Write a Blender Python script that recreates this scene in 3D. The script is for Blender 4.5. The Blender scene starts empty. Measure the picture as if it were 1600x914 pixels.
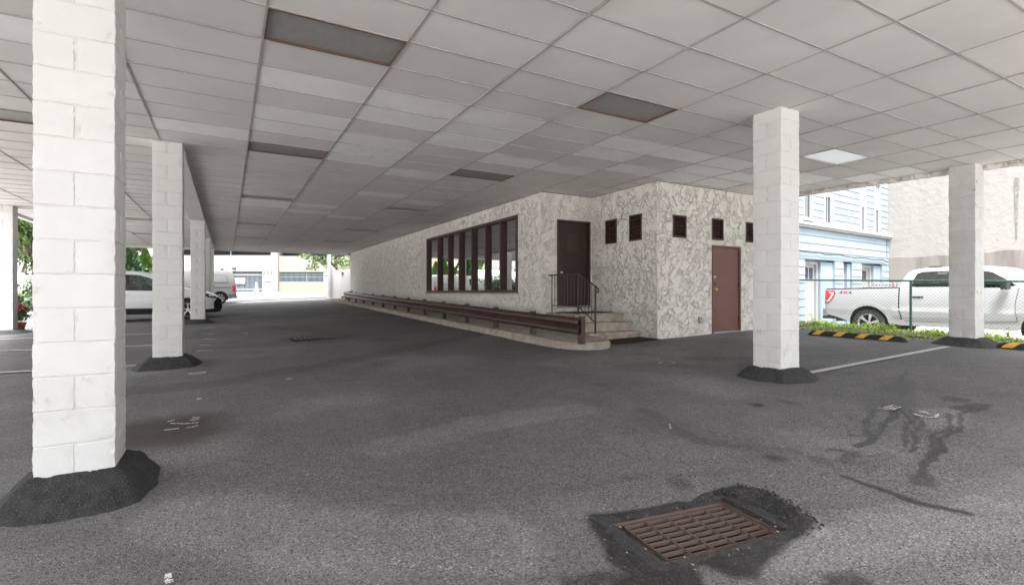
import bpy, bmesh, math, random
import numpy as np
from mathutils import Vector, Matrix
from mathutils.geometry import delaunay_2d_cdt
random.seed(7); rng = np.random.default_rng(7)
R = math.radians; PI = math.pi
SC = bpy.context.scene
COL = SC.collection

# ------------------------------------------------------------------ camera, sky, sun, exposure
F = 791.6; TH = math.atan(445/F); S_, C_ = math.sin(TH), math.cos(TH); H = 1.33; ZC = H+2.34
cam = bpy.data.objects.new('camera', bpy.data.cameras.new('camera')); COL.objects.link(cam)
cam.location = (0, 0, H); cam.rotation_euler = (R(90), 0, -TH)
cam.data.sensor_width = 36; cam.data.lens = 36*F/1600; cam.data.clip_end = 2000; cam.data.clip_start = .05
SC.camera = cam
w = bpy.data.worlds.new("World"); SC.world = w; w.use_nodes = True
nt = w.node_tree; nt.nodes.clear()
SUN_EL, SUN_AZ = R(68), R(205)           # azimuth clockwise from +Y : sun behind and to the left of the camera
sk = nt.nodes.new('ShaderNodeTexSky'); sk.sky_type = 'NISHITA'; sk.sun_disc = False
sk.sun_elevation = SUN_EL; sk.sun_rotation = SUN_AZ; sk.dust_density = 4; sk.air_density = 1.2
hs = nt.nodes.new('ShaderNodeHueSaturation'); hs.inputs['Saturation'].default_value = .16; hs.inputs['Value'].default_value = 1.0
bg = nt.nodes.new('ShaderNodeBackground'); bg.inputs[1].default_value = .15
wo = nt.nodes.new('ShaderNodeOutputWorld')
nt.links.new(sk.outputs[0], hs.inputs['Color']); nt.links.new(hs.outputs[0], bg.inputs[0]); nt.links.new(bg.outputs[0], wo.inputs[0])
sd = bpy.data.lights.new('sun', 'SUN'); sd.energy = 3.0; sd.angle = R(20); sd.color = (1, .98, .955)
sun = bpy.data.objects.new('sun', sd); COL.objects.link(sun)
dirv = Vector((math.sin(SUN_AZ)*math.cos(SUN_EL), math.cos(SUN_AZ)*math.cos(SUN_EL), math.sin(SUN_EL)))
sun.rotation_euler = dirv.to_track_quat('Z', 'Y').to_euler()
SC.view_settings.view_transform = 'Standard'; SC.view_settings.look = 'None'
SC.view_settings.exposure = 2.38; SC.view_settings.gamma = 1
SC.render.engine = 'CYCLES'
cy = SC.cycles
cy.max_bounces = 8; cy.diffuse_bounces = 6; cy.glossy_bounces = 4; cy.transmission_bounces = 6; cy.transparent_max_bounces = 12
cy.use_denoising = True; cy.sample_clamp_indirect = 8; cy.caustics_reflective = False; cy.caustics_refractive = False

# ------------------------------------------------------------------ terrain height
def lot(x, y):
    return -0.02827+0.02299*x+0.02176*y+0.000421*x*y
def G(x, y):
    """height of the parking lot and of the land round it"""
    x = np.asarray(x, float); y = np.asarray(y, float)
    yy = np.clip(y, -14, 200); xx = np.clip(x, -14, 14)
    z = np.minimum(lot(xx, yy), 1.30)
    t = np.clip((x-13.75)/.7, 0, 1); t = t*t*(3-2*t)       # the neighbour's lot lies lower
    z = z*(1-t)+t*(.04+.0*y)
    d = np.hypot(x-2.24, (y-1.93)*1.25)                      # dip round the catch basin
    z = z-.035*np.exp(-(d/.75)**2)
    return z
def Gf(x, y): return float(G(x, y))

# ------------------------------------------------------------------ pixel helpers (measurements of the photograph -> metres)
def ray(px, py):
    u = (px-800)/F
    return Vector((S_+C_*u, C_-S_*u, (457-py)/F))
def ong(px, py):
    r = ray(px, py); t = 3.0
    for i in range(90):
        zt = lot(min(r.x*t, 14), r.y*t)-H; t = .5*t+.5*zt/r.z
    return (r.x*t, r.y*t)
def ony(px, py, y): r = ray(px, py); t = y/r.y; return Vector((r.x*t, y, r.z*t+H))
def onx(px, py, x): r = ray(px, py); t = x/r.x; return Vector((x, r.y*t, r.z*t+H))
def ond(px, py, d): r = ray(px, py); return Vector((r.x*d, r.y*d, r.z*d+H))

# ------------------------------------------------------------------ materials
def _n(nt, t, **k):
    n = nt.nodes.new(t)
    for a, b in k.items(): setattr(n, a, b)
    return n
MATS = {}
def mat(name, col, rough=.7, metal=0., spec=.5, var=.0, vscale=3., var2=None, bump=0., bscale=60., bdist=.004,
        speck=None, rnd=0., coat=0., world=False, emit=None, dirt=None, streak=False):
    """procedural principled material. var: tonal mottling; speck=(scale, threshold, colour); dirt=(scale, threshold, colour, soft)"""
    if name in MATS: return MATS[name]
    m = bpy.data.materials.new(name); m.use_nodes = True; nt = m.node_tree; L = nt.links
    b = nt.nodes['Principled BSDF']
    b.inputs['Roughness'].default_value = rough; b.inputs['Metallic'].default_value = metal
    b.inputs['Specular IOR Level'].default_value = spec; b.inputs['Coat Weight'].default_value = coat
    b.inputs['Base Color'].default_value = (*col, 1)
    if emit:
        b.inputs['Emission Color'].default_value = (*emit[0], 1); b.inputs['Emission Strength'].default_value = emit[1]
    if world: co = _n(nt, 'ShaderNodeNewGeometry').outputs['Position']
    else: co = _n(nt, 'ShaderNodeTexCoord').outputs['Object']
    if streak:
        mp = _n(nt, 'ShaderNodeMapping'); mp.inputs['Scale'].default_value = (1, 1, .12); L.new(co, mp.inputs[0]); cs = mp.outputs[0]
    else: cs = co
    cur = None
    def rgb(c):
        n = _n(nt, 'ShaderNodeRGB'); n.outputs[0].default_value = (*c, 1); return n.outputs[0]
    def mix(f, a, c):
        n = _n(nt, 'ShaderNodeMix', data_type='RGBA'); L.new(f, n.inputs[0]) if not isinstance(f, float) else setattr(n.inputs[0], 'default_value', f)
        L.new(a, n.inputs[6]); L.new(c, n.inputs[7]); return n.outputs[2]
    def ramp(v, a, bb):
        n = _n(nt, 'ShaderNodeMapRange'); n.inputs[1].default_value = a; n.inputs[2].default_value = bb; L.new(v, n.inputs[0]); return n.outputs[0]
    def noise(s, det=6, src=None, ro=.6):
        n = _n(nt, 'ShaderNodeTexNoise'); n.inputs['Scale'].default_value = s; n.inputs['Detail'].default_value = det
        n.inputs['Roughness'].default_value = ro; L.new(src or co, n.inputs['Vector']); return n.outputs[0]
    cur = rgb(col)
    if var:
        c2 = var2 or tuple(max(0, c*(1-var)) for c in col)
        cur = mix(ramp(noise(vscale, src=cs), .35, .68), cur, rgb(c2))
    if rnd:
        oi = _n(nt, 'ShaderNodeObjectInfo').outputs['Random']
        hv = _n(nt, 'ShaderNodeHueSaturation'); L.new(ramp(oi, -.0, 1.0), hv.inputs['Value'])
        hv.inputs['Value'].default_value = 1
        mr = _n(nt, 'ShaderNodeMapRange'); mr.inputs[3].default_value = 1-rnd; mr.inputs[4].default_value = 1+rnd; L.new(oi, mr.inputs[0])
        L.new(mr.outputs[0], hv.inputs['Value']); L.new(cur, hv.inputs['Color']); cur = hv.outputs[0]
    if speck:
        n = _n(nt, 'ShaderNodeTexNoise'); n.inputs['Scale'].default_value = speck[0]; n.inputs['Detail'].default_value = 2; L.new(co, n.inputs['Vector'])
        cur = mix(ramp(n.outputs[0], speck[1], speck[1]+.03), cur, rgb(speck[2]))
    if dirt:
        cur = mix(ramp(noise(dirt[0], 9, cs, .65), dirt[1], dirt[1]+dirt[3]), cur, rgb(dirt[2]))
    L.new(cur, b.inputs['Base Color'])
    if bump:
        bn = _n(nt, 'ShaderNodeBump'); bn.inputs['Strength'].default_value = bump; bn.inputs['Distance'].default_value = bdist
        L.new(noise(bscale, 5), bn.inputs['Height']); L.new(bn.outputs[0], b.inputs['Normal'])
    MATS[name] = m; return m

block_m = mat('painted block', (.655, .655, .65), .75, var=.05, vscale=5, bump=.55, bscale=90, bdist=.004, rnd=.015,
              speck=(60, .745, (.48, .47, .46)), dirt=(3.1, .64, (.56, .55, .535), .12))
block_foot_m = mat('scuffed painted block', (.64, .64, .635), .78, var=.10, vscale=6, bump=.7, bscale=70, bdist=.005, speck=(60, .74, (.45, .44, .43)), dirt=(5.5, .59, (.44, .43, .41), .09), world=True)
block_worn_m = mat('peeling painted block', (.60, .60, .595), .75, var=.12, vscale=5, bump=.55, bscale=90, bdist=.004, rnd=.03,
              dirt=(6.5, .645, (.34, .25, .20), .02), world=True)
mortar_m = mat('painted mortar', (.66, .655, .645), .85, var=.2, vscale=20)
tarpatch_m = mat('black asphalt mound', (.045, .044, .046), .8, var=.55, vscale=14, bump=1., bscale=75, bdist=.03, speck=(130, .63, (.12, .12, .12)))
tile_m = mat('old ceiling tile', (.75, .725, .71), .85, var=.13, vscale=.9, bump=.25, bscale=160, bdist=.002, rnd=.03, world=True,
             dirt=(4.5, .685, (.46, .43, .41), .06))
tile_new_m = mat('new white ceiling tile', (.92, .92, .915), .8, var=.08, vscale=2, bump=.8, bscale=130, bdist=.004, rnd=.04, world=True, speck=(120, .60, (.78, .78, .78)))
tbar_m = mat('ceiling runner', (.46, .44, .425), .55, var=.25, vscale=3, world=True)
lens_m = mat('light lens', (.34, .335, .325), .45, var=.15, vscale=20, bump=.5, bscale=180)
lens_new_m = mat('white light lens', (.86, .87, .88), .35, bump=.3, bscale=180, emit=((.9, .95, 1), .05))
rustframe_m = mat('rusty light frame', (.10, .065, .045), .8, var=.5, vscale=30, var2=(.13, .065, .035))
soffit_m = mat('white soffit', (.66, .64, .62), .8, var=.08, vscale=1)
brown_m = mat('brown paint', (.055, .027, .021), .55, var=.25, vscale=8)
darkbrown_m = mat('dark brown door paint', (.032, .015, .012), .5, var=.25, vscale=3, bump=.1)
reddoor_m = mat('red brown door paint', (.175, .080, .070), .55, var=.16, vscale=2.5, bump=.08, dirt=(30, .74, (.45, .40, .37), .02))
rail_m = mat('guard rail paint', (.085, .036, .028), .42, var=.5, vscale=7, var2=(.022, .012, .011), dirt=(14, .66, (.13, .08, .065), .06), bump=.2, bscale=20)
iron_m = mat('wrought iron', (.045, .036, .033), .6, var=.4, vscale=30)
brass_m = mat('brass', (.60, .45, .22), .3, 1.)
steel_m = mat('steel', (.55, .55, .55), .35, 1.)
concrete_m = mat('concrete', (.40, .355, .31), .9, var=.35, vscale=5, var2=(.27, .225, .185), bump=.7, bscale=80, bdist=.006, dirt=(7, .60, (.15, .13, .11), .15))
step_m = mat('old concrete step', (.46, .41, .36), .9, var=.35, vscale=6, var2=(.28, .22, .17), bump=.6, bscale=60, bdist=.005, dirt=(9, .60, (.16, .12, .09), .12))
rubber_m = mat('black rubber', (.018, .018, .018), .75, bump=.5, bscale=140)
yellow_m = mat('yellow tape', (.78, .40, .06), .5, var=.25, vscale=20, dirt=(30, .62, (.30, .17, .05), .08))
paint_line_m = mat('worn line paint', (.66, .66, .66), .8, var=.3, vscale=25, world=True, speck=(120, .56, (.12, .12, .12)))
paint_mark_m = mat('worn number paint', (.70, .70, .68), .8, var=.2, vscale=25, world=True, speck=(75, .52, (.11, .11, .11)))
faint_mark_m = mat('faded number paint', (.22, .22, .22), .85, world=True, speck=(60, .48, (.085, .085, .085)))
green_m = mat('green fence paint', (.035, .13, .085), .5)
wire_m = mat('galvanised wire', (.17, .22, .20), .5, .3)
blue_m = mat('pale blue siding', (.225, .285, .335), .8, var=.12, vscale=3, bump=.2, dirt=(2.2, .60, (.19, .25, .30), .2), streak=True)
white_m = mat('white trim', (.31, .31, .31), .7, var=.06, vscale=2)
bright_m = mat('white plaster wall', (.285, .270, .252), .9, var=.14, vscale=.9, bump=.7, bscale=5, bdist=.03, dirt=(.55, .66, (.22, .205, .19), .15), streak=True)
baseband_m = mat('stained concrete base', (.22, .203, .185), .9, var=.25, vscale=.9, bump=.8, bscale=10, dirt=(1.3, .52, (.12, .11, .10), .2), streak=True)
garage_m = mat('cream precast', (.20, .185, .165), .9, var=.06, vscale=.4, bump=.2)
garage_white_m = mat('pale precast', (.25, .24, .225), .9, var=.05, vscale=.4)
dark_m = mat('dark void', (.02, .022, .026), .9)
bars_m = mat('grey blue bars', (.16, .19, .23), .5)
tyre_m = mat('tyre', (.022, .022, .023), .8, bump=.6, bscale=60)
alloy_m = mat('alloy wheel', (.62, .62, .63), .3, .85)
blackplastic_m = mat('black plastic', (.015, .015, .016), .5)
carwhite_m = mat('white car paint', (.70, .72, .73), .35, coat=.8)
truckwhite_m = mat('silver white truck paint', (.38, .39, .40), .3, coat=.9, metal=.0)
vanwhite_m = mat('white van paint', (.29, .295, .30), .35, coat=.6)
redlamp_m = mat('red lamp', (.62, .02, .03), .2, coat=1.)
whitelamp_m = mat('white lamp strip', (.85, .82, .82), .3)
bark_m = mat('bark', (.09, .065, .045), .9, var=.4, vscale=10, bump=.8, bscale=20)
leaf_bright_m = mat('bright leaf', (.13, .23, .035), .6, var=.55, vscale=3, var2=(.06, .12, .02))
leaf_dark_m = mat('dark leaf', (.05, .105, .035), .6, var=.5, vscale=3, var2=(.022, .05, .018))
leaf_mid_m = mat('leaf', (.10, .17, .04), .6, var=.5, vscale=2, var2=(.045, .09, .02))
weed_m = mat('weed', (.34, .46, .06), .6, var=.5, vscale=2.5, var2=(.20, .31, .045), world=True)
lawn_m = mat('lawn', (.10, .17, .035), .9, var=.4, vscale=2, world=True)
terrain_m = mat('pale concrete land', (.50, .485, .46), .95, var=.2, vscale=.7, bump=.3, bscale=30, world=True)
gravel_m = mat('grey gravel', (.36, .35, .34), .95, var=.35, vscale=6, bump=1, bscale=30, bdist=.03, world=True)
walk_m = mat('pale walk concrete', (.30, .285, .265), .9, var=.15, vscale=1, world=True)
farasph_m = mat('street asphalt', (.10, .10, .104), .9, var=.2, vscale=.6, bump=.4, bscale=60, world=True)
vinyl_m = mat('white vinyl', (.50, .50, .50), .4)
stone_m = mat('field stone', (.36, .31, .26), .9, var=.4, vscale=1.5, rnd=.2, bump=.5, bscale=10)
housewall_m = mat('tan house wall', (.52, .42, .34), .9, var=.12, vscale=1)
terracotta_m = mat('terracotta', (.34, .10, .055), .8)
petal_m = mat('red petal', (.70, .03, .07), .6, var=.4, vscale=30, var2=(.75, .25, .35))
ironrust_m = mat('rusty grate iron', (.13, .088, .074), .65, .2, var=.35, vscale=12, var2=(.10, .07, .06), bump=.25, bscale=120)
debris_m = mat('dry leaf litter', (.26, .17, .10), .9, rnd=.3, var=.5, vscale=40, var2=(.45, .36, .28), world=True)
room_m = mat('room wall', (.45, .38, .33), .9)
blind_m = mat('beige blind', (.50, .40, .34), .8)
roomlight_m = mat('lit room panel', (.8, .75, .65), .5, emit=((1, .88, .66), 3.))
sky_reflect = None

def glass(name, tint=(.1, .1, .1), refl=1., base=.06):
    m = bpy.data.materials.new(name); m.use_nodes = True; nt = m.node_tree; L = nt.links; nt.nodes.clear()
    o = _n(nt, 'ShaderNodeOutputMaterial'); g = _n(nt, 'ShaderNodeBsdfGlossy'); g.inputs['Roughness'].default_value = .015
    t = _n(nt, 'ShaderNodeBsdfTransparent'); t.inputs[0].default_value = (*tint, 1)
    g.inputs[0].default_value = (refl, refl, refl, 1)
    fr = _n(nt, 'ShaderNodeFresnel'); fr.inputs[0].default_value = 1.5
    mr = _n(nt, 'ShaderNodeMapRange'); mr.inputs[3].default_value = base; mr.inputs[4].default_value = 1.0; L.new(fr.outputs[0], mr.inputs[0])
    mx = _n(nt, 'ShaderNodeMixShader'); L.new(mr.outputs[0], mx.inputs[0]); L.new(t.outputs[0], mx.inputs[1]); L.new(g.outputs[0], mx.inputs[2]); L.new(mx.outputs[0], o.inputs[0])
    return m
winglass_m = glass('reflective window glass', (.5, .47, .44), 1., .60)
carglass_m = glass('tinted car glass', (.10, .12, .11), 1., .10)
clearglass_m = glass('car glass', (.55, .62, .60), 1., .08)
houseglass_m = mat('house glass', (.05, .06, .08), .3, spec=.2)

def stucco_material():
    m = bpy.data.materials.new('skip trowel stucco'); m.use_nodes = True; nt = m.node_tree; L = nt.links; b = nt.nodes['Principled BSDF']
    b.inputs['Roughness'].default_value = .85; b.inputs['Specular IOR Level'].default_value = .25
    co = _n(nt, 'ShaderNodeNewGeometry').outputs['Position']
    def mr(s, a, bb, c=0., d=1.):
        n = _n(nt, 'ShaderNodeMapRange'); n.inputs[1].default_value = a; n.inputs[2].default_value = bb; n.inputs[3].default_value = c; n.inputs[4].default_value = d; L.new(s, n.inputs[0]); return n.outputs[0]
    def op(o, a, c):
        n = _n(nt, 'ShaderNodeMath', operation=o)
        for k, q in enumerate((a, c)):
            if isinstance(q, float): n.inputs[k].default_value = q
            else: L.new(q, n.inputs[k])
        return n.outputs[0]
    def noise(sc, det=3, src=None, out=0):
        n = _n(nt, 'ShaderNodeTexNoise'); n.inputs['Scale'].default_value = sc; n.inputs['Detail'].default_value = det; L.new(src or co, n.inputs['Vector']); return n.outputs[out]
    sub = _n(nt, 'ShaderNodeVectorMath', operation='MULTIPLY_ADD'); L.new(noise(5., 2, out=1), sub.inputs[0]); sub.inputs[1].default_value = (.34, .34, .34); L.new(co, sub.inputs[2])
    # trowelled plateaus: flat cells at slightly different heights with curled, broken lips where they overlap
    vc = _n(nt, 'ShaderNodeTexVoronoi'); vc.inputs['Scale'].default_value = 8; L.new(sub.outputs[0], vc.inputs['Vector'])
    ve = _n(nt, 'ShaderNodeTexVoronoi', feature='DISTANCE_TO_EDGE'); ve.inputs['Scale'].default_value = 8; L.new(sub.outputs[0], ve.inputs['Vector'])
    v2 = _n(nt, 'ShaderNodeTexVoronoi', feature='DISTANCE_TO_EDGE'); v2.inputs['Scale'].default_value = 16; L.new(sub.outputs[0], v2.inputs['Vector'])
    sc_ = _n(nt, 'ShaderNodeSeparateColor'); L.new(vc.outputs['Color'], sc_.inputs[0])
    mk = mr(noise(5.5, 2), .42, .54); mk2 = mr(noise(7.5, 2), .52, .60)
    lip = op('MULTIPLY', mr(ve.outputs['Distance'], 0, .10, 1, 0), mk); lip2 = op('MULTIPLY', mr(v2.outputs['Distance'], 0, .09, .6, 0), mk2)
    hgt = op('ADD', op('ADD', lip, lip2), op('ADD', op('MULTIPLY', sc_.outputs[0], .55), op('MULTIPLY', noise(24, 4), .35)))
    bp = _n(nt, 'ShaderNodeBump'); bp.inputs['Strength'].default_value = 1.; bp.inputs['Distance'].default_value = .021; L.new(hgt, bp.inputs['Height']); L.new(bp.outputs[0], b.inputs['Normal'])
    mx = _n(nt, 'ShaderNodeMix', data_type='RGBA'); L.new(mr(noise(.7, 5), .3, .7), mx.inputs[0]); mx.inputs[6].default_value = (.80, .775, .73, 1); mx.inputs[7].default_value = (.75, .725, .685, 1)
    # relief shade painted dark in the undercuts beside the lips, plus fine grime
    u1 = op('MULTIPLY', op('MULTIPLY', mr(ve.outputs['Distance'], .015, .04, 0, 1), mr(ve.outputs['Distance'], .04, .085, 1, 0)), mk)
    u2 = op('MULTIPLY', op('MULTIPLY', mr(v2.outputs['Distance'], .01, .035, 0, 1), mr(v2.outputs['Distance'], .035, .07, 1, 0)), mk2)
    g2 = op('ADD', op('MULTIPLY', op('ADD', u1, u2), .17), mr(noise(30, 6), .53, .72, 0, .2))
    mx2 = _n(nt, 'ShaderNodeMix', data_type='RGBA'); L.new(g2, mx2.inputs[0]); L.new(mx.outputs[2], mx2.inputs[6]); mx2.inputs[7].default_value = (.20, .185, .165, 1)
    L.new(mx2.outputs[2], b.inputs['Base Color'])
    return m
stucco_m = stucco_material()

def asphalt_material():
    m = bpy.data.materials.new('worn asphalt'); m.use_nodes = True; nt = m.node_tree; L = nt.links; b = nt.nodes['Principled BSDF']
    co = _n(nt, 'ShaderNodeNewGeometry').outputs['Position']
    def noise(s, det=4, ro=.6):
        n = _n(nt, 'ShaderNodeTexNoise'); n.inputs['Scale'].default_value = s; n.inputs['Detail'].default_value = det; n.inputs['Roughness'].default_value = ro; L.new(co, n.inputs['Vector']); return n.outputs[0]
    def mr(s, a, bb, c=0., d=1.):
        n = _n(nt, 'ShaderNodeMapRange'); n.inputs[1].default_value = a; n.inputs[2].default_value = bb; n.inputs[3].default_value = c; n.inputs[4].default_value = d; L.new(s, n.inputs[0]); return n.outputs[0]
    def mix(f, a, c, mode='MIX'):
        n = _n(nt, 'ShaderNodeMix', data_type='RGBA', blend_type=mode)
        if isinstance(f, float): n.inputs[0].default_value = f
        else: L.new(f, n.inputs[0])
        for i, s in ((6, a), (7, c)):
            if isinstance(s, tuple): n.inputs[i].default_value = (*s, 1)
            else: L.new(s, n.inputs[i])
        return n.outputs[2]
    base = mix(mr(noise(.35, 5), .35, .65), (.145, .141, .145), (.112, .108, .111))
    base = mix(mr(noise(1.6, 6, .7), .42, .72), base, (.085, .081, .083))
    vo = _n(nt, 'ShaderNodeTexVoronoi'); vo.inputs['Scale'].default_value = 120; L.new(co, vo.inputs['Vector'])
    sep = _n(nt, 'ShaderNodeSeparateColor'); L.new(vo.outputs['Color'], sep.inputs[0])
    base = mix(mr(sep.outputs[0], .40, 1., 0, .85), base, (.21, .206, .21))
    base = mix(mr(sep.outputs[1], .72, 1., 0, .9), base, (.030, .029, .030))
    base = mix(mr(sep.outputs[2], .97, .985, 0, .8), base, (.32, .31, .30))
    at = _n(nt, 'ShaderNodeAttribute', attribute_name='stain'); nz = noise(11, 8, .8)
    sub = _n(nt, 'ShaderNodeMath', operation='MULTIPLY_ADD'); L.new(nz, sub.inputs[0]); sub.inputs[1].default_value = .9; L.new(at.outputs['Fac'], sub.inputs[2])
    st = mr(sub.outputs[0], .62, 1.35)
    base = mix(st, base, mix(mr(sep.outputs[0], .6, 1.), (.022, .021, .0215), (.055, .053, .053)))
    at2 = _n(nt, 'ShaderNodeAttribute', attribute_name='brown')
    sb = _n(nt, 'ShaderNodeMath', operation='MULTIPLY_ADD'); L.new(nz, sb.inputs[0]); sb.inputs[1].default_value = .4; L.new(at2.outputs['Fac'], sb.inputs[2])
    base = mix(mr(sb.outputs[0], .35, 1.1, 0, .85), base, (.040, .030, .027))
    at3 = _n(nt, 'ShaderNodeAttribute', attribute_name='pale')
    sp = _n(nt, 'ShaderNodeMath', operation='MULTIPLY_ADD'); L.new(nz, sp.inputs[0]); sp.inputs[1].default_value = .5; L.new(at3.outputs['Fac'], sp.inputs[2])
    hv = _n(nt, 'ShaderNodeHueSaturation'); L.new(mr(sp.outputs[0], .35, 1.2, 1., 1.62), hv.inputs['Value']); L.new(base, hv.inputs['Color']); base = hv.outputs[0]
    L.new(base, b.inputs['Base Color'])
    L.new(mr(st, 0, 1, .78, .5), b.inputs['Roughness']); b.inputs['Specular IOR Level'].default_value = .35
    bp = _n(nt, 'ShaderNodeBump'); bp.inputs['Strength'].default_value = .8; bp.inputs['Distance'].default_value = .006
    ad = _n(nt, 'ShaderNodeMath', operation='ADD'); L.new(vo.outputs['Distance'], ad.inputs[0]); L.new(noise(40, 4), ad.inputs[1]); L.new(ad.outputs[0], bp.inputs['Height']); L.new(bp.outputs[0], b.inputs['Normal'])
    return m
asphalt_m = asphalt_material()

# ------------------------------------------------------------------ mesh helpers
def link(o, parent=None):
    COL.objects.link(o)
    if parent is not None: o.parent = parent
    return o
def newobj(name, me, m=None, parent=None):
    if m is not None and len(me.materials) == 0:
        for mm in (m if isinstance(m, (list, tuple)) else [m]): me.materials.append(mm)
    return link(bpy.data.objects.new(name, me), parent)
class MB:
    def __init__(s): s.v = []; s.f = []; s.mi = []; s.k = 0
    def add(s, vs, fs, mi=0):
        b = len(s.v); s.v += [tuple(p) for p in vs]
        for f in fs: s.f.append(tuple(b+i for i in f)); s.mi.append(mi)
        return s
    def box(s, a, b, mi=0):
        (x0, y0, z0), (x1, y1, z1) = a, b
        return s.add([(x0,y0,z0),(x1,y0,z0),(x1,y1,z0),(x0,y1,z0),(x0,y0,z1),(x1,y0,z1),(x1,y1,z1),(x0,y1,z1)],
                     [(0,3,2,1),(4,5,6,7),(0,1,5,4),(1,2,6,5),(2,3,7,6),(3,0,4,7)], mi)
    def quad(s, *p, mi=0): return s.add(p, [tuple(range(len(p)))], mi)
    def tube(s, pts, r, n=8, mi=0, cap=True, closed=False):
        pts = [Vector(p) for p in pts]; rs = r if isinstance(r, (list, tuple)) else [r]*len(pts)
        base = len(s.v); up = Vector((0, 0, 1)); rings = []
        for i, p in enumerate(pts):
            a = pts[max(i-1, 0)]; c = pts[min(i+1, len(pts)-1)]; d = (c-a).normalized()
            x = d.cross(up)
            if x.length < 1e-3: x = d.cross(Vector((0, 1, 0)))
            x.normalize(); y = d.cross(x)
            rings.append([p+(x*math.cos(2*PI*k/n)+y*math.sin(2*PI*k/n))*rs[i] for k in range(n)])
        vs = [q for r_ in rings for q in r_]; fs = []
        for i in range(len(pts)-1):
            for k in range(n): fs.append((i*n+k, i*n+(k+1) % n, (i+1)*n+(k+1) % n, (i+1)*n+k))
        if cap: fs += [tuple(range(n))[::-1], tuple((len(pts)-1)*n+k for k in range(n))]
        return s.add(vs, fs, mi)
    def lathe(s, prof, c=(0, 0, 0), axis='z', n=24, mi=0):
        vs = []; fs = []
        for (r, h) in prof:
            for k in range(n):
                a = 2*PI*k/n; p = (r*math.cos(a), r*math.sin(a), h)
                if axis == 'y': p = (p[0], p[2], p[1])
                if axis == 'x': p = (p[2], p[0], p[1])
                vs.append((p[0]+c[0], p[1]+c[1], p[2]+c[2]))
        for i in range(len(prof)-1):
            for k in range(n): fs.append((i*n+k, i*n+(k+1) % n, (i+1)*n+(k+1) % n, (i+1)*n+k))
        return s.add(vs, fs, mi)
    def extrude(s, poly, d, mi=0):
        """poly: 3-D points in one plane; d: offset vector"""
        n = len(poly); d = Vector(d); a = [Vector(p) for p in poly]; vs = a+[p+d for p in a]
        return s.add(vs, [tuple(range(n)), tuple(range(2*n-1, n-1, -1))]+[(i, i+n, (i+1) % n+n, (i+1) % n) for i in range(n)], mi)
    def mesh(s, name, mats=None, smooth=False, bevel=0., fix=True):
        me = bpy.data.meshes.new(name); me.from_pydata(s.v, [], s.f)
        if mats is not None:
            for m in (mats if isinstance(mats, (list, tuple)) else [mats]): me.materials.append(m)
        if any(s.mi): me.polygons.foreach_set('material_index', s.mi)
        if bevel or fix:
            bm = bmesh.new(); bm.from_mesh(me)
            if fix: bmesh.ops.recalc_face_normals(bm, faces=bm.faces)
            if bevel: bmesh.ops.bevel(bm, geom=list(bm.edges), offset=bevel, segments=2, affect='EDGES', profile=.6)
            bm.to_mesh(me); bm.free()
        if smooth:
            me.polygons.foreach_set('use_smooth', [True]*len(me.polygons))
            if smooth != 'all': me.set_sharp_from_angle(angle=R(38))
        me.update(); return me
    def obj(s, name, m, parent=None, **k): return newobj(name, s.mesh(name, m, **k), None, parent)
def empty(name, loc, label, cat, group=None, rz=0):
    o = bpy.data.objects.new(name, None); COL.objects.link(o); o.location = loc; o.rotation_euler = (0, 0, rz); o.empty_display_size = .2
    o['label'] = label; o['category'] = cat
    if group: o['group'] = group
    return o
def tag(o, label=None, cat=None, group=None, kind=None):
    if label: o['label'] = label
    if cat: o['category'] = cat
    if group: o['group'] = group
    if kind: o['kind'] = kind
    return o
def kids(parent, objs):
    """objs were built in world coordinates: keep them there under the parent"""
    inv = Matrix.Translation(-parent.location) if parent.rotation_euler.z == 0 else parent.matrix_basis.inverted()
    for o in objs:
        o.parent = parent; o.matrix_parent_inverse = inv
def sub(name, mb, m, thing_, **k):
    o = mb.obj(name, m, None, **k); kids(thing_, [o]); return o

# ------------------------------------------------------------------ leaf clouds
def leaves(n, blobs, size, aspect=.6, seed=0, up=0.0):
    """leaf-sized quads in the shells of ellipsoid blobs: (cx,cy,cz,rx,ry,rz)"""
    r = np.random.default_rng(seed); bl = np.array(blobs, float); wts = (bl[:, 3]*bl[:, 4]*bl[:, 5])**.67; wts /= wts.sum()
    k = r.choice(len(bl), n, p=wts); d = r.normal(size=(n, 3)); d /= np.linalg.norm(d, axis=1)[:, None]
    rad = r.random(n)**.45*(.85+.3*r.random(n)); c = bl[k, :3]+d*bl[k, 3:]*rad[:, None]
    nrm = d+r.normal(size=(n, 3))*.7; nrm[:, 2] += up; nrm /= np.linalg.norm(nrm, axis=1)[:, None]
    t = np.cross(nrm, r.normal(size=(n, 3))); t /= np.linalg.norm(t, axis=1)[:, None]; b = np.cross(nrm, t)
    s = size*(.6+.8*r.random(n))[:, None]
    v = np.stack([c-t*s, c-b*s*aspect, c+t*s, c+b*s*aspect], 1).reshape(-1, 3)
    return v, np.arange(4*n).reshape(n, 4)
def quadmesh(name, v, f, m):
    me = bpy.data.meshes.new(name); nv, nf = len(v), len(f)
    me.vertices.add(nv); me.vertices.foreach_set('co', np.asarray(v, np.float32).ravel())
    me.loops.add(nf*4); me.loops.foreach_set('vertex_index', np.asarray(f, np.int32).ravel())
    me.polygons.add(nf); me.polygons.foreach_set('loop_start', np.arange(nf, dtype=np.int32)*4)
    me.update(calc_edges=True)
    if m is not None: me.materials.append(m)
    return me

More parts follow.
